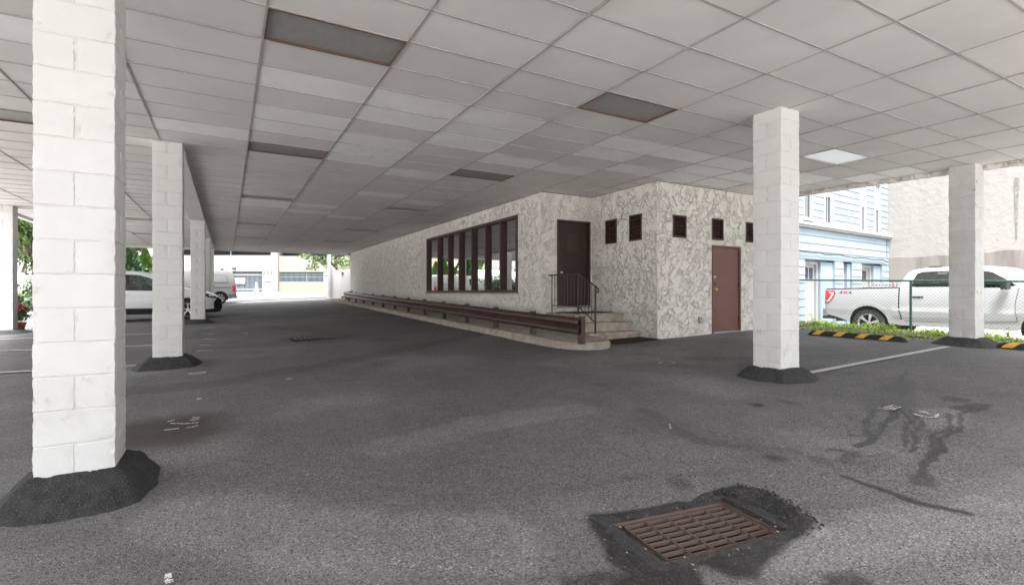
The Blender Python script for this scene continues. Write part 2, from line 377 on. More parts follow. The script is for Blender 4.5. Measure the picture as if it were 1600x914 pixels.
# ================================================================== GROUND
def axis(segs):
    out = []
    for a, b, st in segs: out.append(np.arange(a, b-1e-6, st))
    out.append([segs[-1][1]]); return np.concatenate(out)
GR_C = Vector((2.243, 1.925, 0)); GR_A = R(-7.3)             # catch basin in the foreground
gu = Vector((math.cos(GR_A), math.sin(GR_A), 0)); gv = Vector((-math.sin(GR_A), math.cos(GR_A), 0)); GW, GD = .405, .225
def polydist(X, Y, pts):
    d = np.full(X.shape, 1e9)
    for (x0, y0), (x1, y1) in zip(pts[:-1], pts[1:]):
        dx, dy = x1-x0, y1-y0; t = np.clip(((X-x0)*dx+(Y-y0)*dy)/(dx*dx+dy*dy+1e-9), 0, 1)
        d = np.minimum(d, np.hypot(X-x0-t*dx, Y-y0-t*dy))
    return d
def inpoly(X, Y, P):
    r = np.zeros(X.shape, bool); n = len(P)
    for i in range(n):
        x0, y0 = P[i]; x1, y1 = P[(i+1) % n]
        c = ((y0 > Y) != (y1 > Y)) & (X < (x1-x0)*(Y-y0)/(y1-y0+1e-12)+x0); r ^= c
    return r
def fbm(X, Y, sc, seed, octs=4):
    r = np.random.default_rng(seed); out = np.zeros(X.shape); amp = 1.; tot = 0
    for o in range(octs):
        g = r.random((256, 256)); u = (X*sc*2**o+1000.3) % 255; v = (Y*sc*2**o+1000.7) % 255; i = u.astype(int); j = v.astype(int); fu = u-i; fv = v-j
        fu = fu*fu*(3-2*fu); fv = fv*fv*(3-2*fv); i1 = (i+1) % 256; j1 = (j+1) % 256
        out += amp*((g[j, i]*(1-fu)+g[j, i1]*fu)*(1-fv)+(g[j1, i]*(1-fu)+g[j1, i1]*fu)*fv); tot += amp; amp *= .55
    return out/tot
def build_lot():
    xs = axis([(-7.5, -2, .12), (-2, 0, .05), (0, 4.2, .03), (4.2, 9, .05), (9, 12.95, .08)])
    ys = axis([(-4, 0.6, .15), (.6, 3.2, .025), (3.2, 9, .05), (9, 20, .12), (20, 35.6, .25)])
    X, Y = np.meshgrid(xs, ys); Z = G(X, Y)
    WX = X+(fbm(X, Y, 3.2, 1)-.5)*.15; WY = Y+(fbm(X, Y, 3.2, 2)-.5)*.15; brk = fbm(X, Y, 6, 3)
    Z = Z+.006*np.sin(X*2.1+1.3*np.sin(Y*1.3))*np.cos(Y*1.7+X*.6)
    stain = np.zeros(X.shape); brown = np.zeros(X.shape); pale = np.zeros(X.shape)
    def line(pix, w, a=1., arr=None):
        P = [ong(*p) for p in pix]; d = polydist(WX, WY, P); s = a*1.0*np.clip((1.1-d/(w*.75))*2.2, 0, 1)*np.clip(.80+brk*.55, 0, 1.2)
        t = stain if arr is None else arr; np.maximum(t, s, out=t)
    def poly(pix, soft, a=1., arr=None):
        P = [ong(*p) for p in pix]; qx, qy = (X+(WX-X)*.45, Y+(WY-Y)*.45); ins = inpoly(qx, qy, P); d = polydist(qx, qy, P+[P[0]]); s = a*np.where(ins, 1, np.clip(1-d/soft, 0, 1))
        t = stain if arr is None else arr; np.maximum(t, s, out=t)
    # dark patched collar of the basin, broken ridge at its far right side
    poly([(926,801),(980,795),(1040,786),(1080,780),(1125,766),(1160,762),(1200,775),(1235,795),(1278,824),(1235,835),(1210,850),(1190,868),(1170,892),(1140,890),(1100,872),(1080,876),(1100,914),(1060,930),(960,914),(985,895),(960,872),(950,850),(935,825)], .05, .95)
    poly([(1150,764),(1180,766),(1230,785),(1270,820),(1240,822),(1200,800),(1160,785)], .04, 1.25)
    poly([(890,905),(960,890),(1000,914),(960,940),(880,930)], .08, .7)
    poly([(1290,895),(1330,890),(1360,914),(1300,930)], .06, .7)
    # water runs in the right bay
    Z5 = lambda L_: [(950+a/2.4615, 480+b_/2.4615) for a, b_ in L_]
    line(Z5([(900,650),(960,672),(1050,705)]), .035, .9); line(Z5([(1050,705),(1200,748),(1300,768),(1400,790)]), .062, .95)
    poly(Z5([(990,330),(1060,300),(1130,290),(1160,330),(1165,385),(1100,400),(1000,395)]), .16, .45)
    for P_, w_, a_ in [([(1150,240),(1130,300),(1120,340)], .06, .4), ([(1010,395),(990,440),(988,485)], .05, .55), ([(1105,395),(1065,450),(1005,500),(965,535)], .055, .62), ([(1130,400),(1157,440),(1150,500),(1128,532)], .030, .6),
                       ([(1165,400),(1196,440),(1190,500),(1160,555)], .032, .6), ([(1392,395),(1362,420),(1358,460),(1292,500),(1270,545),(1250,600),(1215,650)], .036, .66), ([(1322,410),(1310,462),(1250,500),(1240,560),(1212,625)], .034, .6), ([(920,490),(980,490)], .05, .5), ([(860,550),(960,560),(900,600)], .08, .4)]: line(Z5(P_), w_*1.0, a_+.13)
    poly(Z5([(1170,650),(1215,628),(1250,660),(1245,690),(1190,682)]), .05, .7)
    poly(Z5([(1275,345),(1310,338),(1380,355),(1375,365),(1300,358)]), .035, .8); poly(Z5([(1320,380),(1400,370),(1470,372),(1460,392),(1400,405),(1340,395)]), .04, .85)
    poly(Z5([(960,570),(1090,560),(1095,590),(1010,625),(950,610)]), .12, .34)
    line([(1010,640),(1045,665),(1100,690),(1180,700),(1230,705)], .14, .42); line([(1080,560),(1170,560),(1180,585)], .3, .4)
    line([(560,760),(700,775),(860,765),(1000,740),(1180,735)], .06, .3)
    # tyre-worn brown soak behind the near pillar
    poly([(196,668),(250,660),(300,652),(318,655),(325,675),(290,690),(240,694),(196,700)], .38, .85, brown)
    line([(190,610),(330,600),(560,560),(760,520)], .5, .35, brown); poly([(45,520),(180,505),(190,560),(60,600)], .6, .45, brown)
    for a, b in [((300,500),(520,520)), ((330,545),(600,530))]: line([a, b], .5, .4)
    for fx, fy in [(500, 528)]:
        gx, gy = ong(fx, fy); d = np.hypot((X-gx)/1.2, Y-gy); np.maximum(stain, np.clip(1.1-d, 0, .8), out=stain)
    line([(600,700),(760,660),(900,640)], .35, .5, pale); line([(300,800),(500,840),(760,850)], .5, .55, pale)
    poly([(1440,640),(1500,640),(1500,665),(1450,668)], .1, .6, pale); line([(1200,850),(1400,830),(1590,800)], .35, .55, pale)
    # oil drips and scattered dark spots
    for q in range(60):
        r_ = random.Random(q*7+1); cx_, cy_ = r_.uniform(-1, 11), r_.uniform(1.2, 12); rad = r_.choice([.015, .02, .03, .05, .09]); d = np.hypot(WX*.3+X*.7-cx_, (WY*.3+Y*.7-cy_)*.9)
        np.maximum(stain, np.clip(1.5-d/rad, 0, 1)*r_.uniform(.45, .8), out=stain)
    tone = fbm(X, Y, .55, 9, 5)
    pale[:] = np.maximum(pale, np.clip((tone-.47)*2.6, 0, .6)); stain[:] = np.maximum(stain, np.clip((.44-tone)*2.2, 0, .25))
    near = np.clip((4.2-Y)/3.0, 0, 1); pale[:] = np.clip(pale+.20*near, 0, 1)  # asphalt painted paler toward the camera, where more daylight reaches
    # the broken ridge is lifted a little
    Pr = [ong(*p) for p in [(1150,766),(1190,772),(1235,795),(1268,820)]]; dr = polydist(X, Y, Pr)
    Z = Z+np.where(dr < .09, (.018+.012*rng.random(X.shape))*np.clip(1-dr/.09, 0, 1)*2, 0)
    ny, nx = X.shape
    U = (X-GR_C.x)*gu.x+(Y-GR_C.y)*gu.y; V = (X-GR_C.x)*gv.x+(Y-GR_C.y)*gv.y
    ui = np.clip(U, -GW, GW); vi = np.clip(V, -GD, GD)
    # snap the rim of the hole to the frame
    near = (np.abs(U) < GW+.016) & (np.abs(V) < GD+.016)
    inside = (np.abs(U) < GW-.012) & (np.abs(V) < GD-.012)
    idx = np.arange(nx*ny).reshape(ny, nx)
    f = np.stack([idx[:-1, :-1], idx[:-1, 1:], idx[1:, 1:], idx[1:, :-1]], -1)
    keep = ~(inside[:-1, :-1] | inside[:-1, 1:] | inside[1:, 1:] | inside[1:, :-1])
    f = f[keep]
    me = quadmesh('parking_lot', np.stack([X, Y, Z], -1).reshape(-1, 3), f, asphalt_m)
    for nm, a in (('stain', stain), ('brown', brown), ('pale', pale)):
        at = me.attributes.new(nm, 'FLOAT', 'POINT'); at.data.foreach_set('value', a.astype(np.float32).ravel())
    me.polygons.foreach_set('use_smooth', np.ones(len(f), bool))
    o = newobj('parking_lot', me); tag(o, 'worn grey asphalt of the covered parking lot', kind='structure'); return o
build_lot()

def sheet(name, xs, ys, m, dz=0., kind='structure', label=None, hfun=None, cut=None):
    X, Y = np.meshgrid(xs, ys); Z = (hfun or G)(X, Y)+dz
    ny, nx = X.shape; idx = np.arange(nx*ny).reshape(ny, nx)
    f = np.stack([idx[:-1, :-1], idx[:-1, 1:], idx[1:, 1:], idx[1:, :-1]], -1)
    if cut:
        cx = (X[:-1, :-1]+X[1:, 1:])/2; cyy = (Y[:-1, :-1]+Y[1:, 1:])/2; f = f[~cut(cx, cyy)]
    else: f = f.reshape(-1, 4)
    me = quadmesh(name, np.stack([X, Y, Z], -1).reshape(-1, 3), f, m); me.polygons.foreach_set('use_smooth', np.ones(len(f), bool))
    o = newobj(name, me); o['kind'] = kind
    if label: o['label'] = label
    return o
def hill(x, y):
    z = G(x, y); t = np.clip((y-30)/26, 0, 1)*np.clip((-x-9.0)/3, 0, 1); return z+t*3.6
tx = np.concatenate([[-900, -300, -120, -60, -40, -30], np.arange(-24, -7.5, 1.5), [-7.5, -3, 0, 4, 8, 12.95, 13.3, 13.6, 13.75, 13.9, 14.0, 14.1, 14.25, 14.45, 15, 18, 24, 40, 90, 300, 900]])
ty = np.concatenate([[-900, -300, -100, -40, -20, -10, -4], np.arange(0, 35, 3.), [35.6], np.arange(37, 64, 2.), [75, 100, 200, 400, 1200]])
sheet('ground', tx, ty, terrain_m, -.012, hfun=hill, label='pale land around the covered lot',
      cut=lambda x, y: (x > -7.5) & (x < 12.95) & (y > -4) & (y < 35.6))
sheet('street', np.linspace(-60, 60, 61), np.array([35.6, 38, 41, 44, 47]), farasph_m, .035, label='street beyond the far end of the lot')
sheet('neighbour_lot', np.array([14.5, 17, 20, 24.2]), np.arange(-12, 40, 3.), gravel_m, .004, label='grey gravel lot behind the fence')
# concrete apron and grass verge before the parking garage lie parallel to its front
def strip(name, pts, m, dz, label, kind='structure', h=None):
    mb = MB(); mb.quad(*[(x, y, (Gf(x, y) if h is None else h)+dz) for x, y in pts]); o = mb.obj(name, m, fix=False); o['kind'] = kind; o['label'] = label
    return o
def fwd(px, d): u = (px-800)/F; return (d*(S_+C_*u), d*(C_-S_*u))
strip('driveway', [fwd(330, 50), fwd(620, 50), fwd(620, 61.5), fwd(330, 61.5)], walk_m, .012, 'pale concrete drive before the garage gate')
strip('sidewalk', [fwd(60, 50), fwd(330, 50), fwd(330, 61.5), fwd(60, 61.5)], walk_m, .012, 'pale sidewalk before the garage')

# ================================================================== MASONRY COLUMNS
CH = .2065
def block_mesh(h, seed, w=.1950, l=.394):
    b = MB(); b.box((-w/2-.0006, -l/2, 0), (w/2+.0006, l/2, h))
    bm = bmesh.new(); me = b.mesh('block', block_m, fix=True); bm.from_mesh(me)
    vert_e = [e for e in bm.edges if abs(e.verts[0].co.z-e.verts[1].co.z) > .05]
    bmesh.ops.bevel(bm, geom=list(bm.edges), offset=.0045, segments=1, affect='EDGES')
    long_e = [e for e in bm.edges if e.calc_length() > .08]; bmesh.ops.subdivide_edges(bm, edges=long_e, cuts=5, use_grid_fill=True)
    rr = random.Random(seed)
    for v in bm.verts:
        c = v.co; ex, ey = abs(c.x) > w/2-.006, abs(c.y) > l/2-.006
        if ex and ey:                                          # worn arrises
            k = rr.uniform(0, .004)+(rr.uniform(.004, .012) if rr.random() < .12 else 0); c.x -= math.copysign(k, c.x); c.y -= math.copysign(k, c.y)
        c.z += rr.uniform(-.0012, .0012); c.x += rr.uniform(-.0005, .0005)
    bmesh.ops.triangulate(bm, faces=[f for f in bm.faces if len(f.verts) > 4])
    bm.to_mesh(me); bm.free(); me.polygons.foreach_set('use_smooth', [True]*len(me.polygons)); me.set_sharp_from_angle(angle=R(30)); return me
BM = [block_mesh(CH-.0065, i) for i in range(7)]
BMF = [me.copy() for me in BM]
for me in BMF: me.materials.clear(); me.materials.append(block_foot_m)
BMW = [me.copy() for me in BM]
for me in BMW: me.materials.clear(); me.materials.append(block_worn_m)
def top_block(h): return block_mesh(h, 9)
def mound(x, y, top, rad, seed, z):
    from mathutils import noise as mn
    rr = random.Random(seed); mb = MB(); n = 88
    key = [(.193, top), (.225, top*.97), (.275, top*.78), (.325, top*.46), (.37, top*.16), (.405, -.015), (.42, -.04)]; prof = []
    for a, b_ in zip(key[:-1], key[1:]): prof += [(a[0]+(b_[0]-a[0])*t/3, a[1]+(b_[1]-a[1])*t/3) for t in range(3)]
    prof.append(key[-1]); ph = [rr.uniform(0, 6.28) for _ in range(4)]; m = len(prof); rings = []
    for j, (rad0, h) in enumerate(prof):
        f = j/(m-1); ring = []
        for k in range(n):
            a = 2*PI*k/n; q = 1/max(abs(math.cos(a)), abs(math.sin(a))); q = q**(.95-.75*f)
            wob = 1+(.05*math.sin(2*a+ph[0])+.05*math.sin(3*a+ph[1])+.02*math.sin(7*a+ph[2]))*f
            ex = rad0*q*wob*(1+(rad-1)*f); px_, py_ = x+ex*math.cos(a), y+ex*math.sin(a); zz = z*(1-f)+Gf(px_, py_)*f+h
            v = Vector((px_*9, py_*9, zz*9)); e = (mn.noise(v)*.014+mn.noise(v*3)*.009+mn.noise(v*9)*.006)*(0 if j == 0 else 1)*(1-.5*f)
            ring.append((px_+math.cos(a)*e, py_+math.sin(a)*e, zz+e*.9))
        rings.append(ring)
    vs = [p for r_ in rings for p in r_]; fs = [(i*n+k, i*n+(k+1) % n, (i+1)*n+(k+1) % n, (i+1)*n+k) for i in range(m-1) for k in range(n)]
    mb.add(vs, fs); return mb
COLUMNS = [  # x centre, y centre, mound height, mound spread, label
 (-.81, 4.20, .19, 1.10, 'large painted block pillar in the left foreground'),
 (-.81, 9.70, .17, 1.2, 'white block pillar just behind and right of the foreground pillar'),
 (-.81, 18.95, .13, 1.2, 'block pillar in front of the nose of the white crossover'),
 (-.81, 24.9, .12, 1.0, 'thin far block pillar directly behind the nose of the white crossover'),
 (-.81, 31.1, .10, 1.0, 'farthest block pillar at the open end beside the van'),
 (6.28, 4.10, .15, 1.1, 'white block pillar right of centre with a parking line at its foot'),
 (12.06, 4.10, .14, 1.35, 'white block pillar with rusty peeling spots before the fence and pickup'),
 (-5.25, 18.75, .11, 1.5, 'block pillar at the left edge beside the red flowers'),
 (-5.25, 9.70, .12, 1.1, None), (-5.25, 4.2, .12, 1.1, None), (-5.25, 24.9, .12, 1.1, None), (-5.25, 31.1, .12, 1.1, None),
]
for ci, (x, y, mh, ms, lab) in enumerate(COLUMNS):
    z0 = Gf(x, y)
    hid = lab is None
    if hid: lab = 'white painted block pillar of the outer left row, hidden behind the near pillar'
    t = empty('block_pillar', (x, y, z0), lab, 'pillar', 'painted block pillars holding up the ceiling')
    if hid: t['group'] = 'outer left row of pillars'
    core = MB(); core.box((x-.1915, y-.1915, z0-.1), (x+.1915, y+.1915, ZC+.02)); sub('mortar', core, mortar_m, t)
    worn = (ci == 6); meshes = BMW if worn else BM
    zj = H+1.349+(.0 if ci != 5 else .02)
    k0 = -int((zj-z0)/CH)-1; k = k0
    while True:
        zb = zj+k*CH
        if zb > ZC-.02: break
        h = min(CH-.008, ZC-.001-zb)
        if h < CH-.01:
            me = top_block(h)
            if worn: me.materials.clear(); me.materials.append(block_worn_m)
        for s in (-1, 1):
            mm = (BMF if (zb < z0+.62 and not worn) else meshes)[random.randrange(7)] if h >= CH-.01 else me
            if mm is None: continue
            o = bpy.data.objects.new('block', mm); COL.objects.link(o); o.parent = t
            if (k % 2) == 0: o.location = (s*.0988, 0, zb+.004-z0); o.rotation_euler = (0, 0, PI*random.randrange(2))
            else: o.location = (0, s*.0988, zb+.004-z0); o.rotation_euler = (0, 0, PI/2+PI*random.randrange(2))
            o.location.x += random.uniform(-.0015, .0015); o.location.y += random.uniform(-.0015, .0015)
        k += 1
    md = mound(x, y, mh, ms, ci, z0); o = sub('asphalt_mound', md, tarpatch_m, t, smooth='all')

# ================================================================== SUSPENDED CEILING
X0, Y0, DX, DY = .285, 2.19, 1.19, .6033
FAS = [(13.05, -1.2), (12.30, 3.38), (11.96, 4.9), (11.73, 7.03), (11.70, 7.9)]     # skewed right hand edge of the canopy
def fasx(y):
    for (xa, ya), (xb, yb) in zip(FAS[:-1], FAS[1:]):
        if y <= yb: return xa+(xb-xa)*(y-ya)/(yb-ya)
    return FAS[-1][0]
XL, YB, YF = -5.46, -1.25, 31.35
ceil = empty('suspended_ceiling', (0, 0, ZC), 'suspended ceiling of old tiles over the parking', 'ceiling'); del ceil['category']; ceil['kind'] = 'structure'
LIGHTS = {(0, 4), (3, 4), (7, 4), (0, 11), (3, 11), (0, 19), (3, 19), (0, 28), (3, 28), (0, 36), (3, 36), (-3, 11), (-3, 29), (-3, 37)}
NEW = {(0, 6), (0, 8), (0, 9), (1, 6), (1, 7), (1, 9), (1, 11), (1, 10), (2, 6), (2, 7), (2, 8), (4, 6), (4, 7), (-1, 10), (5, 6), (4, 9), (6, 6), (5, 8), (7, 8), (-2, 6), (3, 9), (6, 7),
       (2, 12), (9, 5), (8, 7), (9, 4), (0, 21), (1, 20), (1, 22), (2, 23), (0, 20), (2, 16), (3, 17), (6, 8), (7, 7), (8, 6)}
def wall_x(y): return 6.378 if y > 9.9 else (7.878 if y > 7.7 else 99)
tiles = []
for i in range(-5, 11):
    for j in range(-6, 49):
        xa, xb, ya, yb = X0+i*DX, X0+(i+1)*DX, Y0+j*DY, Y0+(j+1)*DY
        xa, ya, yb = max(xa, XL), max(ya, YB), min(yb, YF); xl = fasx(ya)-.005; xl2 = fasx(yb)-.005
        regs = [(-99, 99, -99, 99)] if xb < 6.37 else [(-99, 99, -99, 7.777), (-99, 7.878, 7.777, 9.947), (-99, 6.378, 9.947, 99)]
        for (ra, rb, rc, rd) in regs:
            a_, b_, c_, d_ = max(xa, ra), min(xb, rb), max(ya, rc), min(yb, rd); l1, l2 = min(b_, xl), min(b_, xl2)
            if min(l1, l2) <= a_+.02 or d_ <= c_+.02: continue
            tiles.append((math.hypot((a_+b_)/2, (c_+d_)/2), i, j, a_, l1, l2, c_, d_))
tiles.sort()
std = {}
def tile_geo(xa, xb, xb2, ya, yb, z, th=.018):
    g = .007; return [(xa+g, ya+g, z), (xb-g, ya+g, z), (xb2-g, yb-g, z), (xa+g, yb-g, z), (xa+g, ya+g, z+th), (xb-g, ya+g, z+th), (xb2-g, yb-g, z+th), (xa+g, yb-g, z+th)]
TF = [(0,3,2,1),(4,5,6,7),(0,1,5,4),(1,2,6,5),(2,3,7,6),(3,0,4,7)]
stuffb = [MB(), MB()]; cnt = 0
def seen_cell(xa, xb, ya, yb):
    for x in (xa, xb):
        for y in (ya, yb):
            d = x*S_+y*C_; u = x*C_-y*S_
            if d > .3 and abs(u/d) < 1.02 and 2.34/d < .59: return True
    return False
tile_std = {}
for dist, i, j, xa, xb, xb2, ya, yb in tiles:
    if (i, j) in LIGHTS: continue
    new = (i, j) in NEW
    full = abs((xb-xa)-DX) < .01 and abs((yb-ya)-DY) < .01 and xb == xb2
    vis = seen_cell(xa, xb, ya, yb)
    if vis and cnt < 298 and j < 34:
        cnt += 1; cx, cyy = (xa+xb)/2, (ya+yb)/2
        key = (new, full)
        if full and key in tile_std: me = tile_std[key]
        else:
            mb = MB(); mb.add([(p[0]-cx, p[1]-cyy, p[2]) for p in tile_geo(xa, xb, xb2, ya, yb, 0)], TF); me = mb.mesh('tile', tile_new_m if new else tile_m)
            if full: tile_std[key] = me
        o = bpy.data.objects.new('ceiling_tile', me); COL.objects.link(o); o.parent = ceil
        o.location = (cx, cyy, .006+random.uniform(-.002, .003)); o.rotation_euler = (random.uniform(-.004, .004), random.uniform(-.002, .002), 0)
    else:
        z = .006+random.uniform(-.002, .003)
        stuffb[int(new)].add(tile_geo(xa, xb, xb2, ya, yb, z), TF)
for k, mb in enumerate(stuffb):
    if mb.v: o = mb.obj('ceiling_tiles', [tile_m, tile_new_m][k], ceil); o['kind'] = 'stuff'
# runners: long ones along the drive, cross tees between
for i in range(-5, 12):
    x = X0+i*DX
    if x < XL: x = XL+.012
    ya, yb = YB, YF
    if x > 6.38: yb = 9.94 if x < 7.88 else 7.77
    if x > 11.68:
        ys_ = [y for y in np.arange(YB, 7.7, .1) if fasx(y) > x+.02]
        if not ys_: continue
        yb = ys_[-1]
    mb = MB(); mb.box((x-.0095, ya, -.003), (x+.0095, yb, .004)); mb.box((x-.002, ya, .004), (x+.002, yb, .035)); mb.obj('main_runner', tbar_m, ceil)
for j in range(-6, 50):
    y = Y0+j*DY
    if y < YB or y > YF: continue
    xb = fasx(y)-.01
    if y > 9.95: xb = 6.38
    elif y > 7.78: xb = 7.88
    mb = MB(); mb.box((XL, y-.0085, -.0015+random.uniform(-.0004, .0004)), (xb, y+.0085, .0045)); mb.box((XL, y-.002, .0045), (xb, y+.002, .03)); mb.obj('cross_tee', tbar_m, ceil)
lid = MB(); lid.box((XL, YB, .16), (12.6, YF, .20)); lid.obj('ceiling_backing', dark_m, ceil)
# edge angle round the ceiling and at the walls
# troffer lights
LL = {(0, 4): 'nearest dark ceiling light with rusty frame at upper left of centre', (3, 4): 'unlit grey ceiling light above the near pavement, third column right of the rusty one',
      (7, 4): 'bright white ceiling light panel right of the central pillar', (0, 11): 'second dark ceiling light behind the nearest rusty one',
      (3, 11): 'unlit ceiling light closest to the long window', (0, 19): 'third ceiling light in the left line of lights', (3, 19): 'unlit ceiling light second along the line beside the long window',
      (0, 28): 'fourth ceiling light in the left line of lights', (3, 28): 'third ceiling light along the line beside the window wall',
      (0, 36): 'farthest ceiling light in the left line of lights', (3, 36): 'farthest ceiling light in the line beside the window wall', (-3, 11): 'ceiling light at the left edge behind the foreground pillar', (-3, 29): 'ceiling light glimpsed high between the foreground pillar and the second pillar', (-3, 37): 'lower and farther ceiling light glimpsed between the foreground pillar and the second pillar'}
for (i, j) in sorted(LIGHTS):
    xa, xb, ya, yb = X0+i*DX, X0+(i+1)*DX, Y0+j*DY, Y0+(j+1)*DY
    t = empty('ceiling_light', ((xa+xb)/2, (ya+yb)/2, ZC), LL.get((i, j), 'unlit ceiling light hidden or outside the picture'), 'ceiling light', 'troffer lights set in the tile ceiling')
    if (i, j) not in LL: t['group'] = 'ceiling lights out of view'
    hx, hy = DX/2-.012, DY/2-.012; b = MB()
    for (a, c) in [((-hx, -hy), (hx, -hy+.010)), ((-hx, hy-.010), (hx, hy)), ((-hx, -hy+.010), (-hx+.010, hy-.010)), ((hx-.010, -hy+.010), (hx, hy-.010))]:
        b.box((a[0], a[1], -.006), (c[0], c[1], .06))
    b.obj('frame', rustframe_m if j < 15 and i != 7 else tbar_m, t)  # far frames coloured paler to stand for brightness reflected off the fixtures
    b = MB(); b.box((-hx+.009, -hy+.009, .016), (hx-.009, hy-.009, .03)); b.obj('lens', lens_new_m if (i, j) in ((7, 4),) else lens_m, t)
    b = MB(); b.box((-hx, -hy, .061), (hx, hy, .12)); b.obj('housing', tbar_m, t)

# fascia and beam, with an unseen storey block added to shade the surroundings
up = empty('canopy_edge_and_shade_block', (3, 15, ZC), 'canopy fascia and beam, with an unseen stucco storey added for its shade', 'building')
mb = MB(); mb.box((XL-.12, YB-.12, ZC+.21), (12.9, YF+.12, ZC+3.4)); sub('upper_wall', mb, stucco_m, up)
mb = MB(); zf = H+2.28
for (xa, ya), (xb, yb) in zip(FAS[:-1], FAS[1:]):
    mb.add([(xa, ya, zf), (xa+.16, ya, zf), (xb+.16, yb, zf), (xb, yb, zf), (xa, ya, ZC+.209), (xa+.16, ya, ZC+.209), (xb+.16, yb, ZC+.209), (xb, yb, ZC+.209)], TF)
# the ragged rendered lower edge of the fascia
y = YB
while y < 7.8:
    y2 = min(y+random.uniform(.03, .09), 7.88); xa, xb = fasx(y)-.004, fasx(y2)-.004; d = random.uniform(.0, .012)
    mb.add([(xa, y, zf-d), (xa+.168, y, zf-d), (xb+.168, y2, zf-d), (xb, y2, zf-d), (xa, y, zf+.02), (xa+.168, y, zf+.02), (xb+.168, y2, zf+.02), (xb, y2, zf+.02)], TF); y = y2+.001
sub('fascia', mb, stucco_m, up)
mb = MB(); mb.box((XL-.14, YF, ZC-.09), (6.38, YF+.16, ZC+.205)); sub('end_fascia', mb, soffit_m, up)
mb = MB(); mb.box((XL-.14, YB-.14, ZC-.06), (XL, YF-.002, ZC+.205)); sub('side_fascia', mb, soffit_m, up)
mb = MB(); mb.box((XL, YB-.14, ZC-.06), (13.0, YB-.002, ZC+.205)); sub('front_fascia', mb, soffit_m, up)
mb = MB(); mb.box((-1.01, 9.905, ZC-.085), (-.61, YF-.01, ZC+.0)); sub('beam', mb, soffit_m, up)

# ================================================================== STUCCO BUILDING
bld = empty('stucco_building', (8, 14, .4), 'stucco-coated ground floor room with long brown window and two doors', 'building')
def wall(axis_, c, thick, a0, a1, z0f, z1, holes, name='wall'):
    """slab wall with rectangular holes. axis_ 'x': plane x=c spanning y; 'y': plane y=c spanning x. thick = signed depth away from the camera side"""
    mb = MB(); A = sorted({a0, a1, *[h[0] for h in holes], *[h[1] for h in holes]}); zmin = z0f; Z = sorted({zmin, z1, *[h[2] for h in holes], *[h[3] for h in holes]})
    def P(a, d, z): return (c+d, a, z) if axis_ == 'x' else (a, c+d, z)
    solid = {}
    for i in range(len(A)-1):
        for k in range(len(Z)-1):
            ca, cz = (A[i]+A[i+1])/2, (Z[k]+Z[k+1])/2
            solid[i, k] = not any(h[0] < ca < h[1] and h[2] < cz < h[3] for h in holes)
    for (i, k), s in solid.items():
        if not s: continue
        for d in (0, thick): mb.quad(P(A[i], d, Z[k]), P(A[i+1], d, Z[k]), P(A[i+1], d, Z[k+1]), P(A[i], d, Z[k+1]))
        for (di, dk, e) in ((-1, 0, 0), (1, 0, 1), (0, -1, 2), (0, 1, 3)):
            if solid.get((i+di, k+dk), False): continue
            p, q = [((A[i], Z[k]), (A[i], Z[k+1])), ((A[i+1], Z[k]), (A[i+1], Z[k+1])), ((A[i], Z[k]), (A[i+1], Z[k])), ((A[i], Z[k+1]), (A[i+1], Z[k+1]))][e]
            mb.quad(P(p[0], 0, p[1]), P(q[0], 0, q[1]), P(q[0], thick, q[1]), P(p[0], thick, p[1]))
    return mb
WZ = ZC-.002
WY0, WY1, WZ0, WZ1 = 11.05, 17.68, H-.005, H+1.955
sub('wall', wall('x', 6.38, .2, 9.95, 31.0, -.1, WZ, [(WY0, WY1, WZ0, WZ1)]), stucco_m, bld)
sub('wall', wall('y', 9.95, .2, 6.58, 7.88, -.1, WZ, [(6.82, 7.80, H-.35, H+1.73)]), stucco_m, bld)
LVC = [(9.054, 9.453, H+1.145, H+1.712), (8.24, 8.632, H+1.145, H+1.722)]
LVD = [(8.324, 8.734, H+1.183, H+1.668), (9.558, 9.948, H+1.19, H+1.68), (10.746, 11.16, H+1.19, H+1.674)]
DD = (9.565, 10.548, .36, H+1.072)
sub('wall', wall('x', 7.88, .2, 7.78, 9.948, -.1, WZ, [(h[0], h[1], h[2], h[3]) for h in LVC]), stucco_m, bld)
sub('wall', wall('y', 7.78, .2, 8.08, 11.6, -.1, WZ, [*LVD, DD]), stucco_m, bld)
sub('wall', wall('x', 11.6, -.2, 7.982, 31.0, -.1, WZ, []), stucco_m, bld)
sub('wall', wall('y', 31.0, -.2, 6.582, 11.398, -.1, WZ, []), stucco_m, bld)
# long window
mb = MB(); xg = 6.44
fr = .07
mb.box((6.345, WY0, WZ0), (6.50, WY1, WZ0+fr)); mb.box((6.345, WY0, WZ1-fr), (6.50, WY1, WZ1))
mb.box((6.346, WY0, WZ0+fr), (6.50, WY0+fr, WZ1-fr)); mb.box((6.346, WY1-fr, WZ0+fr), (6.50, WY1, WZ1-fr))
frame = sub('window', mb, brown_m, bld, bevel=.004)
mull = [11.932, 12.824, 13.735, 14.673, 15.567, 16.518]
for y in mull:
    mb = MB(); mb.box((6.34, y-.035, WZ0+fr), (6.48, y+.035, WZ1-fr)); o = mb.obj('mullion', brown_m, frame, bevel=.004); o.matrix_parent_inverse = frame.matrix_parent_inverse.copy() if False else Matrix.Identity(4)
es = [WY0+fr]+[v for y in mull for v in (y-.035, y+.035)]+[WY1-fr]
for k in range(0, 14, 2):
    mb = MB(); mb.box((xg, es[k], WZ0+fr), (xg+.006, es[k+1], WZ1-fr)); mb.obj('pane', winglass_m, frame)
mb = MB(); mb.box((6.31, WY0-.03, WZ0-.035), (6.40, WY1+.03, WZ0-.003)); mb.obj('window_sill', step_m, frame, bevel=.004)
